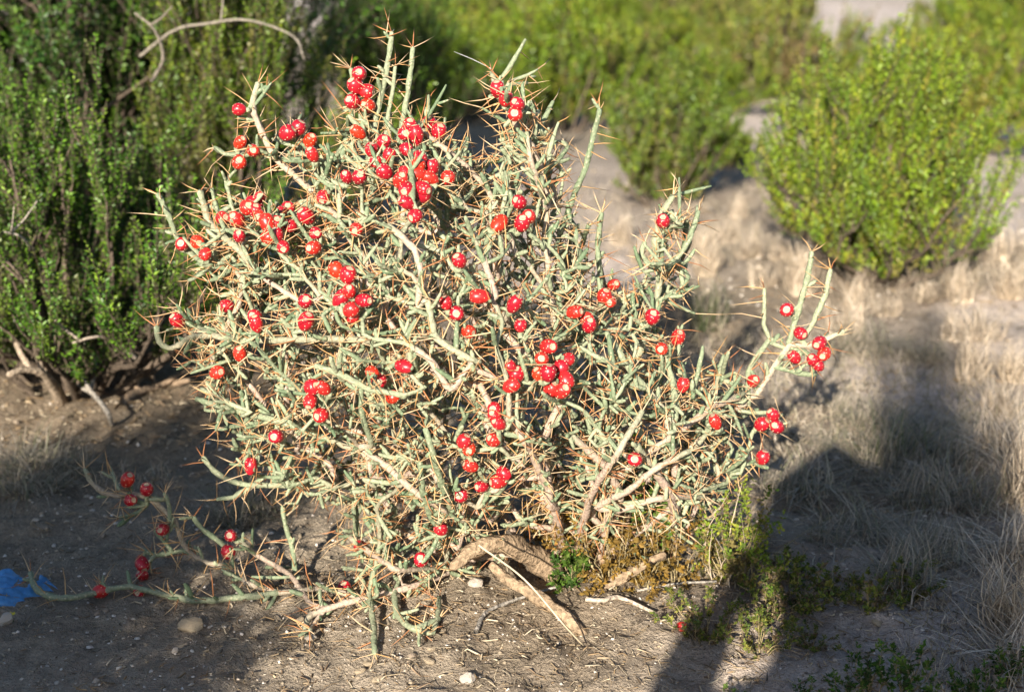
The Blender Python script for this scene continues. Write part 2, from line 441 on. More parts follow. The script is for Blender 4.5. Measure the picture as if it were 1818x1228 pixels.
# traced branches: tip first, inner end last; (u, radius in mm at inner end, woodiness)
TR = [
 ([(695, 58), (690, 110), (680, 165), (668, 215), (662, 262)], -.1, 4.0, .1), ([(733, 85), (728, 140), (720, 200), (708, 245)], .1, 3.8, 0), ([(702, 118), (697, 165), (690, 215), (684, 262)], .0, 3.2, 0),
 ([(622, 122), (632, 160), (640, 200), (642, 250)], 0, 3.2, .1), ([(628, 195), (618, 240), (605, 290), (603, 335)], -.6, 4.0, 0), ([(740, 222), (780, 258), (830, 300), (862, 335), (895, 400), (915, 455)], -.7, 4.6, .8),
 ([(729, 268), (731, 315), (733, 358)], -1.0, 4.2, 0), ([(458, 148), (447, 182), (453, 215), (470, 250), (490, 285), (520, 310), (560, 345), (600, 390), (640, 450), (690, 520)], -.7, 5.5, .7),
 ([(280, 345), (297, 385), (315, 425), (350, 462), (420, 480)], -.4, 4.2, .1), ([(355, 340), (372, 395), (420, 445), (460, 490), (540, 540)], -.6, 5.2, .3), ([(376, 335), (384, 365), (400, 410)], -.5, 3.4, 0),
 ([(402, 322), (410, 365), (425, 405)], -.3, 3.4, 0), ([(873, 128), (880, 165), (910, 215), (945, 262), (965, 310), (975, 365), (968, 420), (980, 520), (985, 560), (980, 630)], -.5, 5.2, .8),
 ([(1065, 195), (1055, 235), (1040, 290), (1020, 340), (1000, 395), (985, 455)], .0, 4.4, 0), ([(905, 225), (895, 290), (886, 335), (890, 400)], .5, 4.0, 0), ([(1008, 262), (988, 288), (966, 300)], -.3, 3.5, 0),
 ([(935, 235), (940, 280), (955, 330), (967, 370)], -.6, 4.5, .8), ([(1195, 348), (1175, 378), (1160, 430), (1172, 480), (1165, 540), (1145, 600), (1110, 690)], -.2, 4.8, .2),
 ([(1240, 375), (1225, 420), (1200, 460), (1172, 490)], -.3, 4.0, 0), ([(1220, 490), (1203, 518), (1168, 535)], -.3, 3.6, 0), ([(1145, 430), (1140, 452), (1165, 478)], -.4, 3.8, 0),
 ([(1068, 378), (1060, 440), (1064, 500), (1070, 545), (1050, 600)], -.4, 4.2, 0), ([(1441, 447), (1435, 490), (1420, 540), (1408, 580)], -.1, 4.4, 0), ([(1475, 478), (1462, 530), (1445, 570), (1425, 605)], .1, 4.0, 0),
 ([(1357, 512), (1356, 545), (1355, 575), (1370, 610)], 0, 3.4, 0), ([(1498, 588), (1465, 600), (1430, 612), (1400, 610), (1372, 650), (1340, 700), (1290, 735), (1230, 790), (1150, 850)], 0, 5.5, .7),
 ([(1440, 665), (1410, 660), (1380, 650)], .1, 4.0, 0), ([(1455, 640), (1420, 622), (1395, 618)], -.1, 3.6, 0), ([(1330, 720), (1330, 660), (1350, 625), (1372, 600)], -.2, 4.0, .1), ([(1285, 630), (1275, 670), (1262, 720), (1255, 770)], -.4, 3.6, .2),
 ([(278, 580), (283, 606), (300, 618), (322, 612), (345, 598), (380, 600), (430, 605), (520, 604), (640, 606), (720, 612)], -.7, 4.6, .4), ([(318, 545), (328, 570), (350, 580), (400, 590), (445, 596)], -.5, 3.6, .1),
 ([(350, 708), (390, 722), (440, 735), (500, 748), (560, 770), (640, 800)], -.6, 4.6, .1), ([(358, 690), (400, 712), (445, 730)], -.7, 4.2, 0), ([(385, 762), (430, 755), (490, 752)], -.5, 3.6, 0),
 ([(150, 832), (162, 858), (182, 874), (206, 880), (235, 878), (262, 884), (290, 905), (312, 930), (322, 965), (335, 982), (370, 1000), (410, 1018), (440, 1045), (500, 1062), (570, 1062), (640, 1075)], 0, 4.8, .7),
 ([(55, 1026), (62, 1040), (78, 1056), (105, 1062), (140, 1060), (165, 1052), (230, 1048), (330, 1064), (420, 1064), (480, 1062)], 0, 4.7, .15), ([(258, 978), (275, 985), (302, 980), (325, 975)], 0, 3.6, .1),
 ([(343, 918), (360, 938), (385, 957), (402, 972)], 0, 4.2, 0), ([(425, 960), (455, 985), (490, 1010), (520, 1040), (552, 1082)], 0, 5.0, .95), ([(502, 898), (510, 940), (520, 975), (525, 1030)], 0, 3.8, 0),
 ([(360, 812), (380, 835), (402, 850), (440, 860), (530, 862), (600, 862), (700, 880)], .1, 4.4, .1), ([(385, 886), (415, 880), (445, 862)], .1, 3.6, 0), ([(292, 875), (300, 900), (305, 935)], 0, 3.4, 0), ([(212, 918), (240, 912), (262, 895)], 0, 3.4, 0),
 ([(275, 940), (295, 965), (305, 978)], 0, 3.4, 0), ([(540, 1120), (552, 1100), (600, 1088), (660, 1078), (740, 1060), (850, 1010), (930, 980)], -.2, 6.0, 1.0), ([(550, 1130), (556, 1108), (580, 1092)], -.2, 3.4, .9),
 ([(665, 1160), (660, 1110), (655, 1050), (672, 960), (668, 900)], -.9, 4.4, .15), ([(780, 1110), (735, 1130), (705, 1100), (700, 1075)], -.6, 4.6, 0), ([(780, 1075), (778, 1105), (770, 1130)], -.6, 3.6, .1),
 ([(690, 400), (735, 440), (748, 490), (742, 545)], -1, 5.2, .9), ([(660, 603), (720, 610), (765, 640), (800, 690)], -1, 5.6, .9), ([(640, 790), (690, 830), (740, 875), (790, 905), (850, 940)], -1, 5.5, .9),
 ([(600, 940), (650, 975), (700, 1010), (780, 1010)], -1, 5.2, .85), ([(1130, 790), (1170, 850), (1195, 900), (1192, 968)], -.8, 7.5, 1), ([(1010, 770), (1075, 830), (1100, 880), (1085, 930)], -.8, 6.5, .9),
 ([(1320, 698), (1260, 728), (1205, 765), (1120, 830)], -.7, 6.2, .95), ([(755, 760), (768, 800), (782, 850), (800, 905)], -1, 4.6, 0), ([(745, 820), (750, 870), (770, 930)], -1, 4.2, 0), ([(905, 838), (880, 880), (845, 900)], -1, 4.4, 0),
 ([(1280, 900), (1258, 925), (1228, 945), (1200, 950)], -.4, 4.4, 1), ([(640, 690), (645, 740), (660, 790)], -1, 4.0, 0), ([(1075, 590), (1100, 630), (1120, 660), (1150, 690)], -.8, 4.2, 0), ([(1180, 620), (1195, 680), (1200, 740), (1180, 800)], -.7, 4.4, 0),
 ([(560, 650), (600, 660), (660, 690), (720, 700)], -1, 4.2, 0), ([(880, 620), (900, 680), (905, 750)], -1, 4.6, .6), ([(840, 420), (860, 470), (880, 530)], -.9, 5.2, 1), ([(760, 530), (775, 600), (840, 640)], -1, 4.4, .2),
 ([(1175, 700), (1195, 800), (1202, 900), (1190, 985)], -.6, 6.5, 1), ([(1060, 760), (1092, 850), (1075, 940), (1060, 1020)], -.7, 6.5, 1), ([(1250, 882), (1180, 885), (1100, 905), (1040, 965)], -.9, 6.0, 1),
 ([(1140, 730), (1100, 800), (1050, 880), (1022, 985)], -1, 6.2, 1), ([(945, 800), (985, 900), (1002, 985)], -.9, 6.0, 1), ([(1290, 855), (1230, 872), (1150, 930), (1075, 1010)], -.6, 6.0, 1), ([(1225, 800), (1160, 835), (1120, 870), (1060, 900)], -1, 5.6, .9),
 ([(560, 330), (615, 250), (600, 330)][:2] + [(640, 300)], -.5, 3.6, 0), ([(830, 245), (822, 290), (815, 330)], -.4, 3.6, 0), ([(810, 255), (800, 300), (800, 340)], -.5, 3.4, 0), ([(855, 310), (835, 345), (805, 370)], -.6, 3.6, 0),
 ([(380, 262), (400, 272), (425, 275), (452, 272), (480, 275)], -.2, 3.4, 0), ([(335, 498), (360, 485), (385, 470), (410, 455)], -.4, 3.6, 0), ([(370, 500), (395, 490), (420, 470)], -.4, 3.4, 0), ([(340, 640), (370, 640), (400, 615)], -.4, 3.4, 0),
 ([(345, 655), (375, 650), (410, 640)], -.4, 3.4, 0), ([(1020, 400), (1008, 440), (1000, 480)], .8, 3.8, 0), ([(1045, 400), (1030, 440), (1005, 500)], .8, 3.8, 0),
]
FR = """427,193 510,236 531,226 550,251 555,275 428,252 452,266 427,287 394,387 421,391 463,349 453,359 439,369 453,374 461,383 513,369 498,380 475,397 490,398 517,401 544,384 574,349
425,420 365,451 503,438 560,414 558,440 476,421 491,418 327,431 350,429 655,187 628,180 636,235 659,266 681,253 667,287 691,275 683,305 638,315 616,315 727,224 719,237 739,240 763,221 779,234
722,266 744,281 741,296 767,296 717,309 711,321 764,316 741,309 796,315 749,334 752,345 722,335 723,360 738,383 639,130 633,152 652,161 883,159 898,176 919,186 915,203 923,359 939,385 927,397 886,397
1177,393 318,566 453,562 455,575 542,535 543,571 403,543 426,629 385,661 554,687 574,689 551,711 571,737 491,774 445,827 633,407 597,479 618,489 816,463 620,518 606,529 645,533 623,550 626,562
852,526 792,538 811,556 831,588 913,540 924,578 1088,503 1084,535 1072,526 1019,554 1042,566 1046,578 1158,563 1202,597 1175,619 973,615 962,636 1007,639 905,653 917,665 908,684 973,662 958,664 997,653 1004,674
978,691 997,694 718,650 662,663 673,675 698,704 878,725 879,739 886,752 877,781 823,783 833,796 836,827 1395,547 1418,588 1453,605 1461,624 1408,631 1441,636 1451,646 1335,673 1213,683 1270,749
1371,733 1350,749 1378,754 1352,808 229,848 263,865 234,883 292,935 255,995 256,1016 251,1044 181,1044 412,946 407,974 612,1045 895,840 886,853 856,863 819,879 783,938 641,971 748,993 1127,815"""
FR = [tuple(map(float, f.split(','))) for f in FR.split()]

def cactus():
    root = thing('christmas_cholla', 'sprawling spiny pencil-stemmed cactus with bright red fruits standing on the dirt', 'cactus', (base.x, base.y, 0))
    org = np.array([base.x, base.y, 0.0])
    pts, kind, chain_of = [], [], []
    pts.append(np.array([base.x, base.y, 0.03])); kind.append('root')
    chains = []
    for poly, u, r, w in TR:
        P = [place(x, y, u) for x, y in poly]
        for p in P: p[2] = max(p[2], hgt(p[0], p[1]) + 0.012)
        chains.append((P, r / 1000, w))
    fruit_pos = []
    for x, y in FR:
        if inside(x, y): p = place(x, y, -0.92 - 0.1 * random.random())
        else: p = place(x, y, 0) + np.array([0, -0.008, 0])
        fruit_pos.append(p)
    # free points through the volume
    cand = []
    while len(cand) < 2050:
        x, y = random.uniform(325, 1345), random.uniform(140, 1150)
        if not inside(x, y): continue
        u = random.uniform(-1, 1)
        if half_depth(x, y) < 0.21 * math.sqrt(random.random() * 0.35): pass
        p = place(x, y, u)
        if p[2] < 0.03: continue
        cand.append(p)
    seq = cand + [fp + np.array([random.uniform(-.012, .012), 0.014, -0.012]) for fp in fruit_pos]
    # grow: balanced spanning tree from the root
    nodes = [pts[0]]; par = [-1]; plen = [0.0]
    items = [('p', p) for p in seq] + [('c', i) for i in range(len(chains))]
    ipos = np.array([it[1] if it[0] == 'p' else chains[it[1]][0][-1] for it in items])
    done = np.zeros(len(items), bool)
    best = np.full(len(items), 1e9); bpar = np.zeros(len(items), int)
    inward = ipos - pts[0]
    def relax(k):
        d = np.linalg.norm(ipos - nodes[k], axis=1)
        c = d + 0.28 * (plen[k] + d)
        m = (c < best) & ~done
        best[m] = c[m]; bpar[m] = k
    relax(0)
    traced = {}
    for _ in range(len(items)):
        i = int(np.argmin(np.where(done, 1e9, best)))
        done[i] = True
        k = bpar[i]
        if items[i][0] == 'p':
            nodes.append(items[i][1]); par.append(k); plen.append(plen[k] + float(np.linalg.norm(nodes[-1] - nodes[k])))
            relax(len(nodes) - 1)
        else:
            P, r, w = chains[items[i][1]]
            prev = k
            for q in reversed(P):
                nodes.append(q); par.append(prev); plen.append(plen[prev] + float(np.linalg.norm(q - nodes[prev])))
                traced[len(nodes) - 1] = (r, w, items[i][1]); prev = len(nodes) - 1
                relax(prev)
    n = len(nodes)
    kids = [[] for _ in range(n)]
    for i in range(1, n): kids[par[i]].append(i)
    sub = np.zeros(n)
    for i in range(n - 1, 0, -1):
        sub[par[i]] += sub[i] + float(np.linalg.norm(nodes[i] - nodes[par[i]]))
    rad = np.clip(0.0021 + 0.0010 * np.sqrt(sub), 0, 0.0066)
    wood = np.clip((sub - 0.10) / 0.55, 0, 1)
    for i, (r, w, ci) in traced.items():
        tipd = 1.0 if kids[i] else 0.85
        r = r * (.92 if w < .5 else .74); rad[i] = max(r * tipd * 0.94, min(rad[i], r * 1.15)); wood[i] = w if kids[i] else w * 0.2
    # chains
    paths = []
    stack = [(0, None)]
    while stack:
        s, pr = stack.pop()
        path = ([pr] if pr is not None else []) + [s]
        c = s
        while kids[c]:
            tk = [k for k in kids[c] if k in traced and c in traced and traced[k][2] == traced[c][2]]
            nx = tk[0] if tk else max(kids[c], key=lambda k: sub[k])
            for k in kids[c]:
                if k != nx: stack.append((k, c))
            path.append(nx); c = nx
        if len(path) > 1: paths.append(path)
    branches, joints = [], []          # (polyline, radii, colours)
    sp_A, sp_D, sp_L = [], [], []
    center = np.array([base.x - 0.05, YC, 0.25])
    def rand_unit():
        v = rng.normal(size=3); return v / np.linalg.norm(v)
    def colour(wd, jit):
        g = GREEN * (1 - jit) + GREEN2 * jit
        w_ = WOOD * (1 - jit * 0.7) + WOOD2 * jit * 0.7
        return g * (1 - wd) + w_ * wd
    def joint(p, d, L, r, depth=0, gj=None):
        d = d / np.linalg.norm(d)
        up = np.array([0, 0, 1.0])
        bendv = (up * 0.35 + rand_unit() * 0.45) * L * 0.3
        t = np.linspace(0, 1, 6)[:, None]
        P = p + d * L * t + bendv * t ** 2
        P[:, 2] = np.maximum(P[:, 2], 0.008)
        rr = r * np.array([0.72, 1.0, 1.05, 1.04, 0.95, 0.62])
        j = rng.random() if gj is None else gj
        c = np.array([colour(0.0, j)] * 6) * (0.9 + 0.25 * rng.random())
        c[0] = c[0] * 0.6 + WOOD * 0.4 * 0.8
        joints.append((P, rr, c))
        # spines
        k = (rng.random() < .75) + (rng.random() < L / 0.03) + (rng.random() < L / 0.05)
        for _ in range(int(k)):
            f = rng.random(); a = P[min(5, int(f * 5.99))]
            perp = rand_unit(); perp -= d * (perp @ d)
            sp_A.append(a); sp_D.append(perp + d * rng.uniform(-.2, .8)); sp_L.append(rng.uniform(.010, .032) if rng.random() < .55 else rng.uniform(.03, .05))
        if depth == 0 and L > 0.026 and rng.random() < 0.45:
            q = P[3]; perp = rand_unit(); perp -= d * (perp @ d)
            joint(q, perp / np.linalg.norm(perp) + d * 0.7 + up * 0.3, rng.uniform(.010, .018), r * .9, 1, j)
    for path in paths:
        P0 = [nodes[i] + (rng.normal(size=3) * 0.0025 if i not in traced else 0) for i in path]
        if np.linalg.norm(P0[0] - P0[-1]) < 0.006: continue
        P = resample(P0, 0.008)
        L0 = np.array(P0); cum = np.r_[0, np.cumsum(np.linalg.norm(np.diff(L0, axis=0), axis=1))]
        s1 = np.r_[0, np.cumsum(np.linalg.norm(np.diff(P, axis=0), axis=1))]; s1 = s1 / s1[-1] * cum[-1]
        P = .45 * P + .55 * np.stack([np.interp(s1, cum, L0[:, q]) for q in range(3)], 1)
        ts = np.linspace(0, len(path) - 1, len(P))
        rr = np.interp(ts, range(len(path)), [min(rad[i], rad[path[1]]) if k == 0 else rad[i] for k, i in enumerate(path)])
        ww = np.interp(ts, range(len(path)), [wood[path[1]] if k == 0 else wood[i] for k, i in enumerate(path)])
        j = rng.random()
        ww = np.clip(ww + 0.15 * (rng.random(len(P)) - .5), 0, 1)
        C = np.array([colour(w_, min(1, max(0, j * .7 + .15 * rng.random()))) for w_ in ww])
        rr = rr * (1 + 0.09 * np.sin(np.arange(len(P)) * 2.1 + 6 * j) + 0.05 * rng.normal(size=len(P)))
        wig = np.cumsum(rng.normal(size=P.shape) * 0.0004, 0); wig -= np.linspace(0, 1, len(P))[:, None] * wig[-1]
        P = P + wig
        P[:, 2] = np.maximum(P[:, 2], 0.006)
        branches.append((P, rr, C))
        is_tr = path[-1] in traced
        T = np.gradient(P, axis=0)
        bare_tip = is_tr and TR[traced[path[-1]][2]][2] <= 4.5 and wood[path[1]] < .5
        for k in range(len(P)):
            frac = k / len(P)
            d = T[k] / (np.linalg.norm(T[k]) + 1e-9)
            out = P[k] - center; out /= np.linalg.norm(out) + 1e-9
            dens = 0.42 if not is_tr else (0.46 if frac < .6 else .16)
            if bare_tip: dens *= 0.35
            if rng.random() < dens:
                perp = rand_unit(); perp -= d * (perp @ d); perp /= np.linalg.norm(perp)
                dd = perp + d * rng.uniform(0.1, .7) + np.array([0, 0, .35]) + out * .25
                L = float(np.clip(rng.lognormal(math.log(.018), .48), .008, .055))
                joint(P[k], dd, L, rng.uniform(.0019, .0031))
            if rng.random() < (0.66 if is_tr else .46):
                perp = rand_unit(); perp -= d * (perp @ d)
                sp_A.append(P[k]); sp_D.append(perp + d * rng.uniform(-.1, .5)); sp_L.append(rng.uniform(.022, .050))
        if is_tr:                                             # spines crowning the tip
            for _ in range(3):
                sp_A.append(P[-1]); sp_D.append(T[-1] / np.linalg.norm(T[-1]) * .8 + rand_unit() * .8); sp_L.append(rng.uniform(.015, .035))
    # fruits on short joints
    NN = np.array(nodes)
    fruits = []
    for p in fruit_pos:
        k = int(np.argmin(np.linalg.norm(NN - p, axis=1)))
        q = NN[k]
        ax = p - q; l = np.linalg.norm(ax)
        ax = ax / (l + 1e-9) * .5 + rand_unit() * .6 + np.array([0, -.28, .42])
        ax /= np.linalg.norm(ax)
        b0 = p - ax * 0.0095
        if l > .012:
            t = np.linspace(0, 1, 6)[:, None]
            c = np.array([colour(0, .2)] * 6)
            joints.append((q + (b0 - q) * t + np.array([0, 0, -.004]) * np.sin(t * math.pi), np.array([.0026, .003, .003, .003, .0032, .0036]), c))
        fruits.append((p, ax))
    print('cactus: branches', len(branches), 'joints', len(joints), 'spines', len(sp_A), 'nodes', n)
    # which pieces show: cast lines of sight at everything
    allmb = MB()
    owner = []
    for kind_, lst, sd in (('b', branches, 6), ('j', joints, 5)):
        for i, (P, r_, c_) in enumerate(lst):
            n0 = sum(len(q) for q in allmb.q) + sum(len(q) for q in allmb.t) if False else None
            tube(allmb, P, r_, 4, (1, 1, 1), 0, False)
            owner += [(kind_, i)] * ((len(P) - 1) * 4)
    V, Q, T_, _ = allmb.arrays()
    bvh = BVHTree.FromPolygons(V.tolist(), Q.tolist())
    seen = {}
    o0 = Vector((0, 0, CAM_H))
    for px in np.arange(40, 1520, 4.0):
        for py in np.arange(40, 1180, 4.0):
            h = bvh.ray_cast(o0, ray(px, py).normalized(), 3.0)
            if h[2] is not None:
                w_ = owner[h[2]]; seen[w_] = seen.get(w_, 0) + 1
    for kind_, lst, name, rest, sides, lim in (('b', branches, 'branch', 'small_branches', 8, 290), ('j', joints, 'stem_joint', 'small_stem_joints', 7, 290)):
        order = sorted(range(len(lst)), key=lambda i: -seen.get((kind_, i), 0))
        big = [i for i in order[:lim] if seen.get((kind_, i), 0) >= 3]
        bs = set(big)
        mb = MB()
        for i in range(len(lst)):
            P, r_, c_ = lst[i]
            if i in bs:
                m1 = MB(); tube(m1, P, r_, sides, c_, .15)
                o = m1.build(name, M['stem'], root, origin=P[0]); o.location = P[0] - org
            else:
                tube(mb, P, r_, sides - 1, c_, .10)
        mb.build(rest, M['stem'], root, kind='stuff', origin=org)
    # spines
    A = np.array(sp_A); D = np.array(sp_D); L = np.array(sp_L)
    n = len(A)
    h = rng.random(n)[:, None]
    C = np.array([.48, .27, .10]) * (1 - h) + np.array([.58, .44, .28]) * h
    d2 = (rng.random(n) < .25)[:, None]
    C = np.where(d2, np.array([.40, .17, .07]), C)
    mb = MB()
    cones(mb, A, D, L, rng.uniform(.0006, .00105, n), C, rng.normal(size=(n, 3)) * (L * .03)[:, None])
    mb.build('spines', M['spine'], root, kind='stuff', origin=org)
    # fruit meshes
    variants = []
    for v in range(4):
        Lf, Rf = [.0205, .0185, .022, .0175][v], [.0085, .0086, .0080, .0082][v]
        prof = [(0, .32), (.08, .55), (.25, .86), (.45, 1.0), (.65, 1.0), (.82, .88), (.93, .70), (.985, .50), (.955, .30)]
        P = np.array([[0, 0, t * Lf] for t, _ in prof]); rr = np.array([q * Rf for _, q in prof])
        mb = MB(); sd = 14
        ang = np.arange(sd) * 2 * math.pi / sd
        wob = 1 + .035 * np.sin(ang * (2 + v % 2) + v)
        V = np.concatenate([np.stack([np.cos(ang) * r_ * wob, np.sin(ang) * r_ * wob, np.full(sd, p[2])], 1) for p, r_ in zip(P, rr)])
        i = np.arange(len(P) - 1)[:, None] * sd; j_ = np.arange(sd)[None]
        mb.add(V, np.stack([i + j_, i + (j_ + 1) % sd, i + sd + (j_ + 1) % sd, i + sd + j_], -1).reshape(-1, 4))
        me = mb.mesh('fruit', M['fruit'])
        sc = MB()
        rs = [.0, .22, .38, .47]; zs = [.945, .95, .975, .955]
        V = [[0, 0, Lf * .94]]
        for q in (1, 2, 3):
            for a_ in ang: 
                rj = rs[q] * Rf * (1 + .08 * rng.normal())
                V.append([math.cos(a_) * rj, math.sin(a_) * rj, Lf * (zs[q] + .012) + .0003 * rng.normal()])
        tr_ = [[0, 1 + q, 1 + (q + 1) % sd] for q in range(sd)]
        qd = [[1 + b * sd + q, 1 + (b + 1) * sd + q, 1 + (b + 1) * sd + (q + 1) % sd, 1 + b * sd + (q + 1) % sd] for b in (0, 1) for q in range(sd)]
        sc.add(V, qd, tr_)
        ms = sc.mesh('scar', M['scar'])
        ar = MB()
        for ringi, (t, q_) in enumerate(((.30, .93), (.52, 1.02), (.74, .96), (.90, .79))):
            m_ = (5, 6, 6, 5)[ringi]
            for b in range(m_):
                a_ = (b + .5 * (ringi % 2) + .2 * rng.random()) * 2 * math.pi / m_
                nrm = np.array([math.cos(a_), math.sin(a_), (t - .5) * .9]); nrm /= np.linalg.norm(nrm)
                c0 = np.array([math.cos(a_) * Rf * q_, math.sin(a_) * Rf * q_, t * Lf])
                u_ = np.cross(nrm, [0, 0, 1]); u_ /= np.linalg.norm(u_); w_ = np.cross(nrm, u_)
                s_ = .00055 * rng.uniform(.7, 1.2)
                V = [c0 + nrm * s_ * .9] + [c0 - nrm * .0003 + (u_ * math.cos(k * math.pi / 3) + w_ * math.sin(k * math.pi / 3)) * s_ for k in range(6)]
                ar.add(V, None, [[0, 1 + k, 1 + (k + 1) % 6] for k in range(6)])
        ma = ar.mesh('areoles', M['areole'])
        variants.append((me, ms, ma, Lf))
    for p, ax in fruits:
        me, ms, ma, Lf = random.choice(variants)
        o = link('fruit', me, root)
        o.rotation_mode = 'QUATERNION'
        o.rotation_quaternion = Vector(ax).to_track_quat('Z', 'Y')
        s_ = random.uniform(.88, 1.12)
        o.scale = (s_, s_, s_)
        o.location = p - ax * Lf * .5 * s_ - org
        link('scar', ms, o); link('areoles', ma, o, kind='stuff')
    # old trunk and roots
    for poly, rs_, nm in (([(1010, 1075, 1.66), (985, 1020, 1.68), (945, 985, 1.66), (890, 965, 1.62), (845, 975, 1.60), (800, 1005, 1.58)], (17, 16, 14, 13, 10, 6), 'trunk'),
                          ([(870, 1000, 1.62), (915, 1035, 1.60), (960, 1062, 1.58), (1005, 1095, 1.55), (1035, 1125, 1.53)], (5, 7, 8, 8, 5), 'root'),
                          ([(1020, 1060, 1.66), (1060, 1010, 1.68), (1100, 950, 1.68), (1110, 880, 1.68)], (14, 11, 9, 7), 'trunk'),
                          ([(1015, 1070, 1.68), (1000, 990, 1.72), (985, 900, 1.74), (975, 800, 1.74)], (14, 11, 9, 7), 'trunk'),
                          ([(1030, 1065, 1.64), (1075, 1040, 1.62), (1130, 1010, 1.62), (1180, 985, 1.62)], (10, 8, 6, 4), 'root')):
        P0 = [np.array(at(x, y, Y)) for x, y, Y in poly]
        P = resample(P0, .012)
        P[:, 2] = np.maximum(P[:, 2], .004)
        r_ = np.interp(np.linspace(0, 1, len(P)), np.linspace(0, 1, len(poly)), np.array(rs_) / 1000.)
        mb = MB(); c = np.array([.29, .21, .135]) * (0.85 + .3 * rng.random((len(P), 1)))
        r_ = r_ * (1 + .10 * np.sin(np.arange(len(P)) * 1.3)); P[:, :] += rng.normal(size=P.shape) * .0012
        tube(mb, P, r_, 14, c, .24)
        mb.build(nm, M['bark'], root, origin=org)
    return root
cactus()

# ------------------------------------------------------------------ creosote bushes
LEAFC = [np.array([.135, .215, .014]), np.array([.080, .150, .014]), np.array([.205, .255, .020])]
BROWN = np.array([.20, .135, .05])
def unit(v): return v / (np.linalg.norm(v) + 1e-9)
def creosote(name, label, loc, h, spread, n_main=12, n_sec=8, n_brl=9, leaf=.009, seed=1, group=None, stem_r=.010, up=.55, brown=.12, low=.28, tint=(1, 1, 1), rz=0.0, cat='bush', mat='leaf', bar=.22, wcol=(.13, .10, .075)):
    """a shrub: stems fanning from the base, forks, upright leafy sprays"""
    rg = np.random.default_rng(seed)
    root = thing(name, label, cat, loc, group, rz)
    lA, lD, lN, lC = [], [], [], []
    for m in range(n_main):
        az = 2 * math.pi * (m + .7 * rg.random()) / n_main
        tilt = rg.uniform(.05, 1.0) ** .8
        out = np.array([math.cos(az), math.sin(az), 0])
        top = out * spread * tilt * rg.uniform(.65, 1.1) + np.array([0, 0, h * rg.uniform(.62, 1.05) * (1 - .55 * tilt ** 2.2)])
        b0 = out * spread * (.40 if low < .1 else .2) * rg.random() * tilt
        mid = b0 + (top - b0) * .45 + out * spread * .12 * tilt + rg.normal(size=3) * .03 * h
        P = resample([b0 - np.array([0, 0, .02]), (b0 + mid) / 2 + rg.normal(size=3) * .02 * h, mid, (mid + top) / 2 + rg.normal(size=3) * .025 * h, top], h * .06)
        n = len(P)
        mb = MB()
        wc = np.array(wcol) * rg.uniform(.7, 1.25)
        tube(mb, P, np.linspace(stem_r * rg.uniform(.7, 1.1), stem_r * .25, n), 6, wc, .12)
        T = np.gradient(P, axis=0)
        for s_ in range(n_sec):
            f = low + (1 - low) * (s_ + rg.random()) / n_sec
            k = min(n - 1, int(f * n))
            d = unit(T[k]); side = unit(rg.normal(size=3) - d * 0)
            side = unit(side - d * (side @ d))
            sd = unit(d * .55 + side * .75 + np.array([0, 0, up * .6]))
            L = h * rg.uniform(.14, .34) * (1.15 - .5 * f)
            if rg.random() < .05: L *= 1.3
            Ps = np.array([P[k] + sd * L * t + np.array([0, 0, up * .25 * L]) * t ** 2 + rg.normal(size=3) * L * .03 for t in np.linspace(0, 1, 5)])
            tube(mb, Ps, np.linspace(stem_r * .28, stem_r * .10, 5), 4, wc * .9, 0)
            bare = rg.random() < (bar if f < .5 else .04)
            if bare: continue
            for b in range(n_brl):
                g = rg.uniform(.15, 1.0)
                q = Ps[0] + (Ps[-1] - Ps[0]) * g
                bd = unit(unit(Ps[-1] - Ps[0]) * .7 + rg.normal(size=3) * .42 + np.array([0, 0, up]))
                lng = rg.random() < (.45 if f > .55 else .12)
                Lb = h * (rg.uniform(.15, .30) if lng else rg.uniform(.05, .13))
                if lng: bd = unit(bd + np.array([0, 0, .5]) + unit(T[k]) * .7)
                npair = max(3, int(Lb / (leaf * .80)))
                cl = LEAFC[0] * 1.0
                z = rg.random()
                cl = LEAFC[0] if z < .5 else (LEAFC[1] if z < .8 else LEAFC[2])
                if rg.random() < brown * (2.2 if f < .5 else .6): cl = cl * .4 + BROWN * .6
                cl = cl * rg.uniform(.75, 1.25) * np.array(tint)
                t = (np.arange(npair) + .5) / npair
                pos = q + bd * Lb * t[:, None]
                tube(mb, np.array([q, q + bd * Lb]), np.array([stem_r * .10, stem_r * .05]), 3, wc * .8, 0, False)
                for sgn in (-1, 1):
                    pr = rg.normal(size=(npair, 3)); pr -= bd * (pr @ bd)[:, None]
                    lA.append(pos); lD.append(pr / (np.linalg.norm(pr, axis=1)[:, None] + 1e-9) * .9 + bd * .65)
                    lN.append(rg.normal(size=(npair, 3)) * .6 + bd); lC.append(cl * rg.uniform(.8, 1.2, (npair, 1)))
        mb.build('stem', M['bark'], root)
    A, D, N_, C = map(np.concatenate, (lA, lD, lN, lC))
    mb = MB()
    k = len(A)
    leaves(mb, A, D, N_, rg.uniform(.75, 1.25, k) * leaf, rg.uniform(.42, .62, k) * leaf, C)
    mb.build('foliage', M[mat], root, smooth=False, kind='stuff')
    return root
def gp(px, py): return on_ground(px, py)

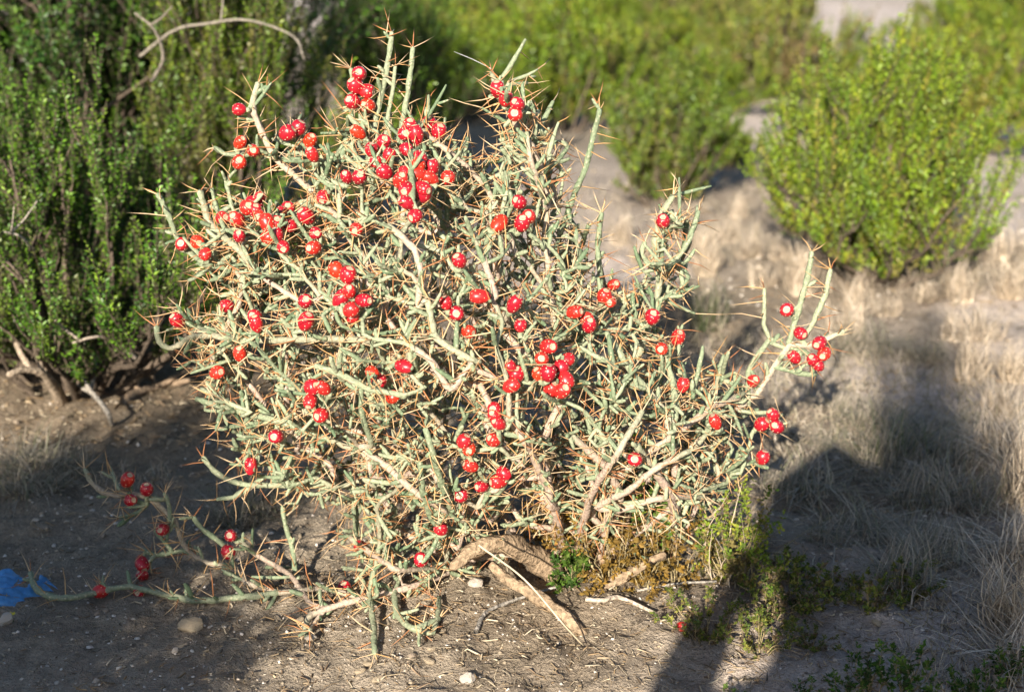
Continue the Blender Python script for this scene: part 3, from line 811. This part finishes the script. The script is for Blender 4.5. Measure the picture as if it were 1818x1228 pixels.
# the thicket on the left
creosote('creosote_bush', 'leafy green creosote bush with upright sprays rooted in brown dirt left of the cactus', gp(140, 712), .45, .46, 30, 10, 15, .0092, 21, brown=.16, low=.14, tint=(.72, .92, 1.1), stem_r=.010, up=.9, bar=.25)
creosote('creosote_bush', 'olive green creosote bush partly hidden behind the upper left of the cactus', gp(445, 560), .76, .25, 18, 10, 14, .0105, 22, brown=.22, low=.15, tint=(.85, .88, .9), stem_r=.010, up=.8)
creosote('creosote_bush', 'tall green bush with shade tinted into its leaves at the back of the left thicket', gp(190, 470), 1.25, .55, 22, 13, 13, .016, 23, brown=.03, low=.1, tint=(.36, .52, .75), stem_r=.016, up=.6)  # leaf tint darkened to paint in the shade at the thicket's back
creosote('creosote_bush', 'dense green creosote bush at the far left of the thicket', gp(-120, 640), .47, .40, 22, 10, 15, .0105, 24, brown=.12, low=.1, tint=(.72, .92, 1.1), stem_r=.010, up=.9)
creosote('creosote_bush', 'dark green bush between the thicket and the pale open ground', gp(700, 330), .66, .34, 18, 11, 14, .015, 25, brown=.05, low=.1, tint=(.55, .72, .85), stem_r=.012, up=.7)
# the bush on the right
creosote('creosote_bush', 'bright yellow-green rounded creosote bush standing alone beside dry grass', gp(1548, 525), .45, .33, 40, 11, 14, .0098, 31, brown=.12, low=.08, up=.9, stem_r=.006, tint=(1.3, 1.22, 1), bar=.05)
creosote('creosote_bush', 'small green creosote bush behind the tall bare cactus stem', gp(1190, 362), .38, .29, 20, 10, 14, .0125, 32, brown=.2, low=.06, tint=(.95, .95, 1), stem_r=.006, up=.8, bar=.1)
# farther bushes: copies of three sources
FARL = 'sunlit green creosote bush on the far flat'
FARG = 'creosote bushes scattered over the far flat'
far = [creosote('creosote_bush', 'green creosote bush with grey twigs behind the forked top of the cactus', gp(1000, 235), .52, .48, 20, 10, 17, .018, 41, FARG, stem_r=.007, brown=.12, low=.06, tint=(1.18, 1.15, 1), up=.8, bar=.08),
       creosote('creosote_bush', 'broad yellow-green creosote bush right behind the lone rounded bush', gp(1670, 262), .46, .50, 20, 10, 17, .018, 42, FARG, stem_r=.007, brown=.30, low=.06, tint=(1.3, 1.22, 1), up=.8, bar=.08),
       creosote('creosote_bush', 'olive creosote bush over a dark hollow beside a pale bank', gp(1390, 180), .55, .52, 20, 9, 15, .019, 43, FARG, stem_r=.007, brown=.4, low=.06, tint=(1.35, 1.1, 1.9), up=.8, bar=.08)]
rr_ = random.Random(5)
spots = [(790, 215, 0, .9, 'shadowy green creosote bush behind the top cactus spikes'), (880, 165, 1, .9, 'creosote bush behind the gap between the two cactus peaks'), (1110, 190, 2, .8, 'creosote bush behind the tall bare cactus stem, farther than the small one'), (1260, 205, 0, .72, 'creosote bush beside a bare patch of pink soil'), (1490, 190, 1, .62, 'low creosote bush peeping over the lone rounded bush'), (1790, 190, 2, .8, 'creosote bush at the edge of the pale sandy track'), (700, 160, 2, .9, None), (1000, 130, 0, 1.0, None), (1170, 120, 1, 1.1, None), (1320, 110, 2, 1.0, None),
         (1375, 110, 0, .75, None), (1730, 120, 1, 1.0, None), (1770, 95, 0, 1.2, None), (640, 105, 0, .6, None), (780, 95, 1, 1.1, None), (900, 85, 2, 1.1, None), (1080, 75, 0, 1.2, None), (1230, 70, 2, 1.3, None), (1345, 70, 1, 1.0, None), (1740, 60, 2, 1.3, None), (1830, 55, 0, 1.3, None),
         (750, 62, 2, 1.1, None), (830, 55, 0, 1.2, None), (980, 45, 1, 1.3, None), (1150, 40, 2, 1.4, None), (1300, 42, 0, 1.5, None), (1375, 32, 2, 1.1, None), (1800, 25, 1, 1.5, None), (760, 30, 1, 1.1, None), (1050, 15, 0, 1.4, None), (1230, 10, 1, 1.4, None), (1600, 150, 0, .34, None),
         (1470, 245, 1, .45, None), (1300, 290, 0, .36, 'tiny creosote sprig on the open ground beside the lone rounded bush'), (1740, 12, 0, 1.2, None), (800, 5, 2, 1.1, None), (970, -5, 0, 1.4, None)]
for px, py, v, s_, lb in spots:
    p = gp(px, py)
    k = s_ * rr_.uniform(.9, 1.1)
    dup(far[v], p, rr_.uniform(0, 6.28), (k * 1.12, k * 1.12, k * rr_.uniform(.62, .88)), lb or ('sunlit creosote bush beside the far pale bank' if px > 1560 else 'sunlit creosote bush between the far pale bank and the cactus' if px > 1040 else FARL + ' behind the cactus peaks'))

# two bushes behind the viewpoint that shade the left foreground
creosote('creosote_bush', 'creosote bush behind the viewpoint that shades the left foreground', (-1.10, -.05, 0), .84, .40, 30, 13, 14, .021, 51, brown=.1, low=.05)
creosote('creosote_bush', 'low creosote bush behind the viewpoint beside a taller one', (-.82, -.25, 0), .56, .24, 26, 12, 14, .020, 52, brown=.1, low=.05)

creosote('creosote_bush', 'tall narrow creosote bush added behind the kneeling person to soften the shadow', (-.27, -1.55, 0), 1.50, .22, 26, 13, 13, .022, 53, brown=.1, low=.05).scale = (.42, .42, 1)  # unseen bush added and squeezed narrow to blur the person's shadow outline
# ------------------------------------------------------------------ grass and weeds
def grass(name, label, cat, loc, n, h, spread, colour, seed, group=None, width=.0012, lean=.6, mat='straw', seeds=False):
    rg = np.random.default_rng(seed)
    root = None
    mb = MB()
    m = 6
    az = rg.uniform(0, 2 * math.pi, n); r0 = spread * .25 * np.sqrt(rg.random(n))
    A = np.stack([np.cos(az * 3.7) * r0, np.sin(az * 3.7) * r0, np.zeros(n) - .004], 1)
    L = h * rg.uniform(.45, 1.1, n); le = lean * rg.uniform(.2, 1.3, n)
    out = np.stack([np.cos(az), np.sin(az), np.zeros(n)], 1)
    sd = np.stack([-np.sin(az), np.cos(az), np.zeros(n)], 1)
    V = np.empty((n, m, 2, 3))
    curl = rg.normal(size=(n, 3)) * np.array([1, 1, .2]) * .18
    for k in range(m):
        t = k / (m - 1)
        p = A + out * (L * le * t ** 1.6)[:, None] + np.array([0, 0, 1]) * (L * (t - .35 * le * t * t))[:, None] + curl * (L * math.sin(t * 4) * .5)[:, None]
        p[:, 2] = np.maximum(p[:, 2], .002)
        w = width * (1 - .85 * t)
        V[:, k, 0] = p - sd * w; V[:, k, 1] = p + sd * w
    b = (np.arange(n) * m * 2)[:, None]
    Q = np.concatenate([b + np.array([[2 * k, 2 * k + 1, 2 * k + 3, 2 * k + 2]]) for k in range(m - 1)])
    c = np.asarray(colour)[rg.integers(0, len(colour), n)] * rg.uniform(.7, 1.3, (n, 1))
    mb.add(V.reshape(-1, 3), Q, None, np.repeat(c, m * 2, 0))
    o = mb.build(name, M[mat], smooth=False)
    o.location = loc
    return tag(o, label, cat, group)
STRAW = [(.54, .44, .32), (.45, .36, .27), (.60, .51, .40), (.36, .29, .21)]
GREYST = [(.34, .29, .22), (.26, .22, .17), (.40, .35, .27), (.20, .20, .12)]
OLIVE = [(.20, .20, .06), (.28, .24, .09), (.14, .16, .05), (.36, .29, .15)]
DKGR = [(.07, .10, .04), (.10, .12, .05), (.17, .16, .09)]
g0 = [grass('dry_grass_tuft', 'pale dry grass tuft on open sand behind the cactus', 'grass', gp(1420, 540), 260, .15, .10, STRAW, 61, 'dry grass tufts on the sand'),
      grass('dry_grass_tuft', 'pale dry grass tuft on open sand behind the cactus', 'grass', gp(1700, 560), 240, .12, .12, STRAW, 62, 'dry grass tufts on the sand', lean=.9),
      grass('dry_grass_tuft', 'pale dry grass tuft on open sand behind the cactus', 'grass', gp(1330, 470), 200, .10, .14, STRAW, 63, 'dry grass tufts on the sand', lean=1.2)]
gs = [(1230, 450), (1290, 430), (1390, 480), (1450, 500), (1520, 560), (1740, 620), (1790, 560), (1660, 500), (1760, 500), (1800, 680), (1770, 740), (1350, 520), (1250, 500), (1690, 620), (1810, 480), (1100, 440), (1140, 470),
      (1480, 440), (1400, 420), (1310, 390), (1780, 820), (1815, 900), (1500, 610), (1570, 580), (1720, 690), (1200, 420), (1810, 1000), (1790, 1130), (1815, 1190), (1640, 560), (1460, 400), (1700, 420), (1240, 380), (1380, 340)]
for i, (px, py) in enumerate(gs):
    s_ = rr_.uniform(.7, 1.15)
    lb, gr = (('pale dry grass tuft at the edge of the sandy track beyond the shaded ground', 'dry grass along the sandy track') if px > 1680 else ('pale dry grass tuft around the foot of the lone rounded bush', 'dry grass round the lone bush') if px > 1440
              else ('pale dry grass tuft on open sand behind the cactus', 'dry grass tufts on the sand'))
    dup(g0[i % 3], gp(px, py), rr_.uniform(0, 6.28), (s_, s_, s_ * rr_.uniform(.6, 1.0)), lb, gr)
g1 = [grass('grey_weed_clump', 'low tangled grey-brown dead weed clump on shaded sand', 'weed', gp(1560, 850), 300, .10, .20, GREYST, 64, 'tangled dead weeds right of the cactus', lean=1.3, width=.001),
      grass('grey_weed_clump', 'low tangled grey-brown dead weed clump on shaded sand', 'weed', gp(1500, 960), 300, .08, .22, GREYST, 65, 'tangled dead weeds right of the cactus', lean=1.6, width=.001)]
for i, (px, py) in enumerate([(1620, 900), (1450, 800), (1680, 830), (1600, 960), (1480, 740), (1560, 770), (1700, 900), (1420, 880), (1660, 1000), (1530, 640), (1640, 650), (1700, 760), (1600, 1040), (60, 880), (110, 850), (20, 850), (420, 930), (470, 900)]):
    s_ = rr_.uniform(.7, 1.1)
    dup(g1[i % 2], gp(px, py), rr_.uniform(0, 6.28), (s_, s_, s_ * rr_.uniform(.7, 1.1)), 'low tangled grey-brown dead weed clump on shaded sand' if px > 600 else 'flattened grey dead weed clump on shaded dirt below the left thicket', None if px > 600 else 'dead weeds below the left thicket')
W_ = dict(cat='weed', mat='dull', bar=.0, wcol=(.30, .24, .13))
ow = creosote('olive_weed', 'yellow-green leafy weed clump in the sun beside the cactus base', gp(1300, 1050), .12, .085, 16, 5, 4, .0068, 66, stem_r=.0014, low=.15, brown=.3, tint=(1.25, 1.05, 1.6), **W_)
grass('dry_grass_tuft', 'thin straw stalks growing through the yellow-green weed clump', 'grass', gp(1290, 1045), 60, .15, .14, OLIVE + STRAW, 166, lean=.8, width=.0009)
lw = creosote('low_olive_weed', 'low sprawling olive weed on the shaded dirt', gp(1420, 1085), .06, .10, 12, 4, 4, .0065, 67, 'olive weeds right of the cactus base', stem_r=.0012, low=.1, brown=.3, tint=(.85, .66, 1.6), **W_)
for px, py in [(1370, 1110), (1480, 1060), (1540, 1090), (1440, 1150), (1600, 1060), (1350, 1170), (1390, 1040), (1250, 1150)]:
    s_ = rr_.uniform(.55, 1.0); dup(lw, gp(px, py), rr_.uniform(0, 6.28), (s_, s_, s_ * rr_.uniform(.6, 1.2)))
creosote('green_weed', 'small bright green leafy weed growing up through the cactus base', gp(1140, 1035), .17, .06, 9, 6, 4, .0085, 71, stem_r=.0015, low=.3, brown=.1, tint=(.7, .75, 1.2), **W_)
creosote('green_weed', 'small green leafy weed with shade tinted into its leaves under the arching cactus root', gp(1015, 1075), .05, .04, 9, 4, 4, .008, 72, stem_r=.0012, low=.1, brown=.1, tint=(.42, .5, .9), **W_)  # low tint puts the shade under the root into the leaf colour
dw = creosote('withered_weed', 'withered rust-brown weed hanging over the cactus base', gp(1085, 1075), .12, .06, 9, 4, 3, .0075, 73, 'withered brown weeds at the cactus base', stem_r=.0014, low=.1, brown=5, up=-.3, tint=(1.15, .75, .7), **W_)
for px, py, s_ in [(1150, 1070, .85), (1195, 1060, .8), (1050, 1040, .9), (960, 1010, .8), (1110, 1035, .9), (1020, 1010, 1.0)]:
    dup(dw, gp(px, py), rr_.uniform(0, 6.28), (s_, s_, s_))
# dark budded weeds in the foreground
fw = creosote('budded_weed', 'upright dark green weed topped with brown buds on the shaded foreground dirt', gp(1540, 1246), .066, .030, 6, 3, 3, .006, 74, 'budded weeds on the shaded foreground dirt', stem_r=.0013, low=.35, brown=.15, tint=(.42, .55, 1), up=.9, **W_)
for px, py, s_ in [(1600, 1262, 1.15), (1500, 1262, .9), (1710, 1250, .8), (1740, 1262, 1.0), (1640, 1268, .7), (1430, 1262, .6), (1300, 1256, .5), (1790, 1215, .9)]:
    dup(fw, gp(px, py), rr_.uniform(0, 6.28), (s_, s_, s_))
grass('dark_green_weed', 'small dark green weed with grey stalks behind the cactus', 'weed', gp(1255, 590), 260, .13, .16, DKGR + GREYST[:2], 68, lean=.9, mat='dull')
grass('dark_green_weed', 'dark green straggly weed in the shaded ground right of the cactus', 'weed', gp(1590, 830), 260, .10, .22, DKGR + GREYST[:2], 69, lean=1.1, mat='dull')

# ------------------------------------------------------------------ stones, pebbles, litter
def stone_mesh(seed, mat=None):
    import bmesh
    rg = np.random.default_rng(seed)
    bm = bmesh.new(); bmesh.ops.create_icosphere(bm, subdivisions=2, radius=1)
    off = Vector(rg.normal(size=3) * 10)
    cut = [unit(rg.normal(size=3)) for _ in range(6)]
    for v in bm.verts:
        p = np.array(v.co)
        for c in cut:
            d = p @ c
            if d > .72: p = p - c * (d - .72)
        v.co = Vector(p * np.array([1.0, .8, .62])) * (1 + .22 * noise.noise(v.co * 1.4 + off))
    me = bpy.data.meshes.new('stone'); bm.to_mesh(me); bm.free()
    return me
SM = []
for q, c in enumerate([(.40, .32, .22), (.55, .47, .39), (.34, .27, .20), (.50, .44, .37)]):
    me = stone_mesh(80 + q)
    a_ = me.attributes.new('Col', 'FLOAT_COLOR', 'POINT')
    a_.data.foreach_set('color', np.tile(np.array(c + (1,), np.float32), len(me.vertices)))
    me.materials.append(M['stone']); SM.append(me)
def stone(px, py, wpx, v, label, group=None, sink=.25):
    p = on_ground(px, py)
    r = wpx / 2 * p.y / (FPX * .93)
    o = link('stone', SM[v]); o.scale = (r, r, r * rr_.uniform(.8, 1.1))
    o.rotation_euler = (rr_.uniform(-.3, .3), rr_.uniform(-.3, .3), rr_.uniform(0, 6.28))
    o.location = (p.x, p.y, p.z + r * (.55 - sink))
    tag(o, label, 'stone', group)
stone(340, 1128, 48, 0, 'flat tan stone under the tip of the low cactus branch')
stone(313, 1176, 17, 1, 'round pale stone on the shaded foreground dirt')
stone(830, 1226, 34, 3, 'whitish stone in the sunlit foreground beneath the cactus')
stone(1556, 1114, 21, 0, 'small orange-tan stone on the grey shaded sand')
stone(14, 1122, 34, 1, 'pale tan stone beside the yellow flower')
stone(762, 1197, 24, 0, 'squarish tan clod in front of the cactus roots')
stone(845, 1078, 32, 1, 'cream coloured clod under the arched cactus trunk')
stone(290, 1000, 26, 2, 'brown stone behind the fruits of the low cactus branch')
for k in range(56):
    zone = k % 4
    px, py = [(rr_.uniform(520, 1000), rr_.uniform(1130, 1226)), (rr_.uniform(20, 560), rr_.uniform(1090, 1225)), (rr_.uniform(20, 430), rr_.uniform(740, 960)), (rr_.uniform(1380, 1810), rr_.uniform(1000, 1225))][zone]
    stone(px, py, rr_.uniform(8, 26 if zone == 0 else 17), rr_.randrange(4), ['small pale stone on the sunlit dirt below the cactus', 'small stone on the shaded dirt by the low cactus branch', 'small stone on the dirt in front of the left thicket', 'small stone on the shaded sand right of the cactus'][zone],
          ['stones below the cactus', 'stones by the low branch', 'stones before the thicket', 'stones on the right'][zone], .3)
# pebbles: too many and too small to count
def scatter(n, x0, x1, y0, y1, seed):
    rg = np.random.default_rng(seed)
    px, py = rg.uniform(x0, x1, n), rg.uniform(y0, y1, n)
    dx, dz = (px - W0 / 2) / FPX, (H0 / 2 - py) / FPX
    dy = dz * math.sin(PITCH) + math.cos(PITCH); dzz = dz * math.cos(PITCH) - math.sin(PITCH)
    t = -CAM_H / dzz
    x, y = dx * t, dy * t
    return np.stack([x, y, hgt_np(x, y)], 1), rg
def pebbles():
    V0 = np.array([[1, 0, 0], [-1, 0, 0], [0, 1, 0], [0, -1, 0], [0, 0, 1], [.6, .6, .6], [-.6, .5, .6], [-.5, -.6, .6], [.6, -.6, .5]]) * [1, 1, .8]
    T0 = np.array([[4, 5, 6], [4, 6, 7], [4, 7, 8], [4, 8, 5], [0, 2, 5], [2, 6, 5], [2, 1, 6], [1, 7, 6], [1, 3, 7], [3, 8, 7], [3, 0, 8], [0, 5, 8]])
    mb = MB()
    for n, box, lo, hi in ((5200, (-150, 1950, 980, 1300), .0008, .0030), (4200, (-150, 1950, 560, 990), .0012, .0045), (1500, (900, 1950, 300, 560), .003, .009)):
        P, rg = scatter(n, *box, 90 + n)
        r = lo + (hi - lo) * rg.random(n) ** 3
        a = rg.uniform(0, 6.28, n)
        sc = r[:, None] * rg.uniform(.6, 1.3, (n, 3))
        V = V0[None] * sc[:, None] * (1 + .25 * rg.normal(size=(n, 9, 1)))
        x = V[..., 0] * np.cos(a)[:, None] - V[..., 1] * np.sin(a)[:, None]; y = V[..., 0] * np.sin(a)[:, None] + V[..., 1] * np.cos(a)[:, None]
        V = np.stack([x, y, V[..., 2]], -1) + P[:, None]
        c = np.array([[.30, .24, .17], [.45, .38, .30], [.58, .52, .45], [.22, .18, .13]])[rg.integers(0, 4, n)] * rg.uniform(.8, 1.2, (n, 1))
        T = (np.arange(n) * 9)[:, None, None] + T0[None]
        mb.add(V.reshape(-1, 3), None, T.reshape(-1, 3), np.repeat(c, 9, 0))
    o = mb.build('pebbles', M['stone'], smooth=False, kind='stuff')
    tag(o, 'fine gravel and crumbs of soil strewn over the dirt', 'gravel')
pebbles()
def litter():
    mb = MB()
    for n, box, lo, hi in ((2600, (480, 1350, 1000, 1240), .004, .022), (1500, (-100, 560, 700, 1240), .004, .018), (2600, (1150, 1900, 420, 1000), .008, .04), (1500, (1300, 1900, 1000, 1240), .005, .025), (900, (0, 420, 690, 800), .006, .03)):
        P, rg = scatter(n, *box, 190 + n)
        a = rg.uniform(0, 6.28, n)
        D = np.stack([np.cos(a), np.sin(a), rg.normal(size=n) * .22], 1)
        L = lo + (hi * 1.3 - lo) * rg.random(n) ** 2
        C = np.array([[.40, .31, .20], [.30, .21, .12], [.20, .14, .09], [.50, .42, .30], [.16, .13, .09]])[rg.integers(0, 5, n)] * rg.uniform(.7, 1.25, (n, 1))
        cones(mb, P + np.array([0, 0, .002]), D, L, (.0003 + .0012 * rg.random(n) ** 2.5) * np.where(P[:, 1] > 2.2, 1.5, 1), C, rg.normal(size=(n, 3)) * (L * .12)[:, None])
    o = mb.build('plant_litter', M['straw'], kind='stuff')
    tag(o, 'dry plant litter of straw, twig bits and spines over the dirt', 'litter')
litter()
def short_grass():
    mb = MB()
    for n, box, h in ((6500, (1150, 1950, 400, 760), .05), (2600, (1350, 1950, 760, 1010), .035), (900, (1600, 1950, 1000, 1240), .04), (1300, (950, 1400, 330, 460), .05), (1200, (-100, 430, 720, 880), .025)):
        P, rg = scatter(n, *box, 290 + n)
        keep = vnoise(P[:, 0] * 5 + 3, P[:, 1] * 3) > -.12
        P = P[keep]; n = len(P)
        D = rg.normal(size=(n, 3)) * np.array([.6, .6, .2]) + np.array([0, 0, .75])
        C = np.array([[.52, .44, .33], [.42, .34, .25], [.58, .50, .40], [.33, .29, .19]])[rg.integers(0, 4, n)] * rg.uniform(.7, 1.2, (n, 1))
        cones(mb, P - np.array([0, 0, .003]), D, h * rg.uniform(.4, 1.3, n), rg.uniform(.0005, .0011, n), C, rg.normal(size=(n, 3)) * .006)
    o = mb.build('short_dry_grass', M['straw'], kind='stuff')
    tag(o, 'thin short dry grass covering the open sand', 'grass')
short_grass()

# ------------------------------------------------------------------ fallen sticks
def stick(name, label, poly, r0, r1, c, cat='twig', twigs=0, mat='bark', lift=.006):
    P0 = []
    for q in poly:
        p = on_ground(q[0], q[1]) if len(q) == 2 else at(*q)
        P0.append(np.array([p.x, p.y, max(p.z, hgt(p.x, p.y)) + lift]))
    P = resample(P0, .012)
    mb = MB(); tube(mb, P, np.linspace(r0, r1, len(P)), 7, np.array(c) * (.85 + .3 * rng.random((len(P), 1))), .15)
    for k in range(twigs):
        i = rr_.randrange(len(P) // 4, len(P)); d = unit(np.array([rr_.uniform(-1, 1), rr_.uniform(-1, 1), rr_.uniform(.2, 1)]))
        tube(mb, np.array([P[i], P[i] + d * .03, P[i] + d * .06 + np.array([0, 0, .008])]), [r1 * 1.2, r1, r1 * .6], 5, np.array(c), .1)
    o = mb.build(name, M[mat], origin=P[0]); o.location = P[0]
    tag(o, label, cat)
GREYW, PALEW, BRW = (.30, .27, .23), (.52, .43, .33), (.26, .19, .13)
stick('fallen_stick', 'pale peeling stick lying beside the yellow-green weed', [(1215, 985), (1265, 985), (1320, 988), (1362, 1000)], .0038, .0016, (.44, .36, .28), lift=.03)
stick('fallen_twig', 'grey curved twig on the sunlit dirt below the trunk', [(845, 1150), (862, 1118), (905, 1095), (960, 1082), (1000, 1078)], .003, .0016, GREYW)
stick('fallen_stick', 'pale broken stick in front of the cactus root', [(1040, 1108), (1070, 1112), (1095, 1105), (1140, 1112), (1160, 1124)], .0035, .0018, (.40, .33, .26))
stick('fallen_twig', 'thin grey stick on shaded dirt behind the withered weeds', [(1130, 1078), (1200, 1072), (1270, 1066)], .002, .0015, GREYW)
stick('straw_stalk', 'long straw stalk leaning across the trunk to the dirt', [(850, 970, 1.50), (930, 1030, 1.50), (1000, 1110, 1.48), (1035, 1165)], .0012, .0008, (.6, .5, .34), 'straw', mat='straw', lift=.002)
stick('dead_branch', 'bare dead branch lying on the dirt under the left thicket', [(218, 748), (240, 728), (300, 705), (335, 680, 2.45)], .010, .005, BRW, 'branch', 3)
stick('dead_branch', 'thin arching dead branch in front of the left thicket', [(200, 770), (190, 735, 2.25), (165, 705, 2.3), (140, 690, 2.35)], .004, .004, GREYW, 'branch', 2)
stick('dead_branch', 'crooked bare grey branch low in the left thicket', [(110, 735), (95, 690, 2.33), (75, 668, 2.28), (45, 662, 2.25), (15, 672, 2.22)], .012, .005, (.34, .27, .20), 'branch', 3)
stick('dead_branch', 'pale bare branch sticking out of the left thicket', [(240, 640, 2.3), (205, 612, 2.25), (170, 604, 2.2), (130, 615, 2.2)], .004, .002, (.30, .25, .20), 'branch', 3)
stick('dead_branch', 'slim grey dead branch at the far left of the thicket', [(60, 450, 2.25), (35, 425, 2.2), (5, 418, 2.2)], .003, .0015, (.32, .28, .23), 'branch', 2)
stick('dead_branch', 'grey leafless branch above the olive bush', [(250, 105, 2.9), (310, 60, 2.85), (370, 48, 2.8), (440, 42, 2.8), (520, 70, 2.8), (540, 110, 2.8)], .0036, .002, (.24, .21, .17), 'branch', 1)
stick('dead_branch', 'grey forked dead stem between the two front bushes', [(270, 150, 2.7), (290, 110, 2.68), (275, 60, 2.66), (240, 30, 2.66)], .004, .002, (.20, .17, .14), 'branch', 1)
stick('spider_silk', 'single strand of spider silk stretching from the cactus top', [(872, 122, 1.69), (840, 106, 1.70), (806, 92, 1.72)], .00022, .00018, (.8, .8, .8), 'silk', mat='silk', lift=0)

# ------------------------------------------------------------------ blue sheet, yellow flower, fallen fruit
def blue_sheet():
    n, m = 40, 26
    c = on_ground(2, 1052)
    mb = MB()
    u, v = np.meshgrid(np.linspace(-1, 1, n), np.linspace(-1, 1, m))
    x = c.x + u * np.sqrt(1 - .45 * v * v) * .066 * (1 + .5 * vnoise(v * 5 + 2, u * 2)); y = c.y + v * np.sqrt(1 - .45 * u * u) * .050 * (1 + .5 * vnoise(u * 4, v * 2 + 5))
    z = hgt_np(x, y) - .001 - .006 * np.maximum(abs(u), abs(v)) ** 6 + .018 * np.clip(vnoise(u * 2.2 + 7, v * 6 + 3) + .2, 0, 1) + .006 * vnoise(u * 7, v * 17)
    i = (np.arange(m - 1)[:, None] * n + np.arange(n - 1)[None]).ravel()
    mb.add(np.stack([x, y, z], -1).reshape(-1, 3), np.stack([i, i + 1, i + n + 1, i + n], -1))
    o = mb.build('blue_sheet', M['blue'], origin=c); o.location = c
    tag(o, 'rumpled bright blue sheet lying on the shaded dirt', 'sheet')
    md = o.modifiers.new('thickness', 'SOLIDIFY'); md.thickness = .0012
blue_sheet()
def flower():
    p = on_ground(23, 1112)
    root = thing('yellow_flower', 'tiny yellow flower on the shaded dirt beside the blue sheet', 'flower', p)
    mb = MB(); tube(mb, np.array([[0, 0, -.004], [.001, 0, .006], [0, -.001, .013]]), [.0009, .0008, .0006], 5, (.10, .14, .04)); mb.build('stalk', M['dull'], root)
    for k in range(6):
        a = k * math.pi / 3
        mb = MB(); d = np.array([[math.cos(a), math.sin(a), .25]])
        leaves(mb, np.array([[0, -.001, .013]]), d, np.array([[0, 0, 1.0]]), np.array([.0062]), np.array([.0044]), np.array([[1.0, 1, 1]]), -.1)
        mb.build('petal', M['petal'], root)
flower()
def fallen_fruit():
    src = next(o for o in bpy.data.objects if o.name.startswith('fruit') and o.parent)
    for px, py, lb in ((1200, 1142, 'fallen red cactus fruit on the shaded dirt in front of the cactus'),):
        p = on_ground(px, py)
        o = src.copy(); col.objects.link(o); o.parent = None; o.name = 'fallen_fruit'
        o.location = p + Vector((0, 0, .006)); o.rotation_mode = 'XYZ'; o.rotation_euler = (1.5, .2, 1.0); o.scale = (.7, .7, .7)
        tag(o, lb, 'fruit')
        for ch in src.children:
            c = ch.copy(); col.objects.link(c); c.parent = o
fallen_fruit()

# ------------------------------------------------------------------ the photographer, kneeling behind the viewpoint (casts the shadow on the right)
def person():
    root = thing('person', 'person in dark clothes kneeling with a raised camera, shadow falling beside the cactus', 'person', (-.10, -.30, 0))
    J = [(0, -.16, .30), (0, -.13, .46), (0, -.06, .60), (0, -.02, .68), (0, .04, .75), (0, .07, .81), (0, .07, .86),       # pelvis .. head
         (-.15, -.05, .62), (-.19, .06, .44), (-.08, .20, .68), (.15, -.05, .62), (.19, .06, .44), (.16, .20, .68),          # arms
         (-.10, -.12, .29), (-.13, .20, .38), (-.12, .10, .08), (-.12, .22, .035),                                         # left leg, foot forward
         (.10, -.14, .27), (.13, .16, .07), (.12, -.22, .07), (.12, -.30, .04)]                                            # right leg, knee down
    Rr = [.14, .15, .15, .08, .058, .10, .085, .075, .052, .038, .075, .052, .038, .095, .065, .05, .04, .095, .065, .05, .04]
    E = [(0, 1), (1, 2), (2, 3), (3, 4), (4, 5), (5, 6), (2, 7), (7, 8), (8, 9), (2, 10), (10, 11), (11, 12), (0, 13), (13, 14), (14, 15), (15, 16), (0, 17), (17, 18), (18, 19), (19, 20)]
    me = bpy.data.meshes.new('body'); me.from_pydata(J, E, []); me.materials.append(M['cloth'])
    o = link('body', me, root)
    sk = o.modifiers.new('skin', 'SKIN')
    for i, r_ in enumerate(Rr): me.skin_vertices[0].data[i].radius = (r_ * .85, r_ * .85)
    me.skin_vertices[0].data[0].use_root = True
    sb = o.modifiers.new('smooth', 'SUBSURF'); sb.levels = 2; sb.render_levels = 2
    mb = MB(); tube(mb, np.array([[0, .03, .78], [0, .035, .84], [0, .045, .89], [0, .06, .92]]), [.075, .098, .09, .05], 14, (1, 1, 1)); mb.build('hair', M['hair'], root)
    for sx, hx in ((-1, -.08), (1, .16)):
        for f in range(5):
            b = np.array([hx, .20, .68 + .016 * (f - 2)])
            tip = b + np.array([-sx * .05, .02 if f < 4 else -.01, .03 + .004 * f])
            mb = MB(); tube(mb, np.array([b, (b + tip) / 2 + np.array([0, .014, 0]), tip]), [.0095, .009, .007], 8, (1, 1, 1)); mb.build('finger', M['skin'], root)
    t = thing('handheld_camera', 'black camera held by the kneeling person', 'camera', (0, -.06, CAM_H))
    import bmesh
    bm = bmesh.new(); bmesh.ops.create_cube(bm, size=1)
    for v in bm.verts: v.co = Vector((v.co.x * .13, v.co.y * .04 - .015, v.co.z * .08))
    bmesh.ops.bevel(bm, geom=bm.edges[:], offset=.008, segments=2)
    me = bpy.data.meshes.new('camera_body'); bm.to_mesh(me); bm.free(); me.materials.append(M['camera']); link('camera_body', me, t)
    mb = MB(); tube(mb, np.array([[0, .0, 0], [0, .02, -.004], [0, .045, -.01]]), [.03, .03, .028], 16, (1, 1, 1), tip=False); mb.build('lens', M['camera'], t)
person()
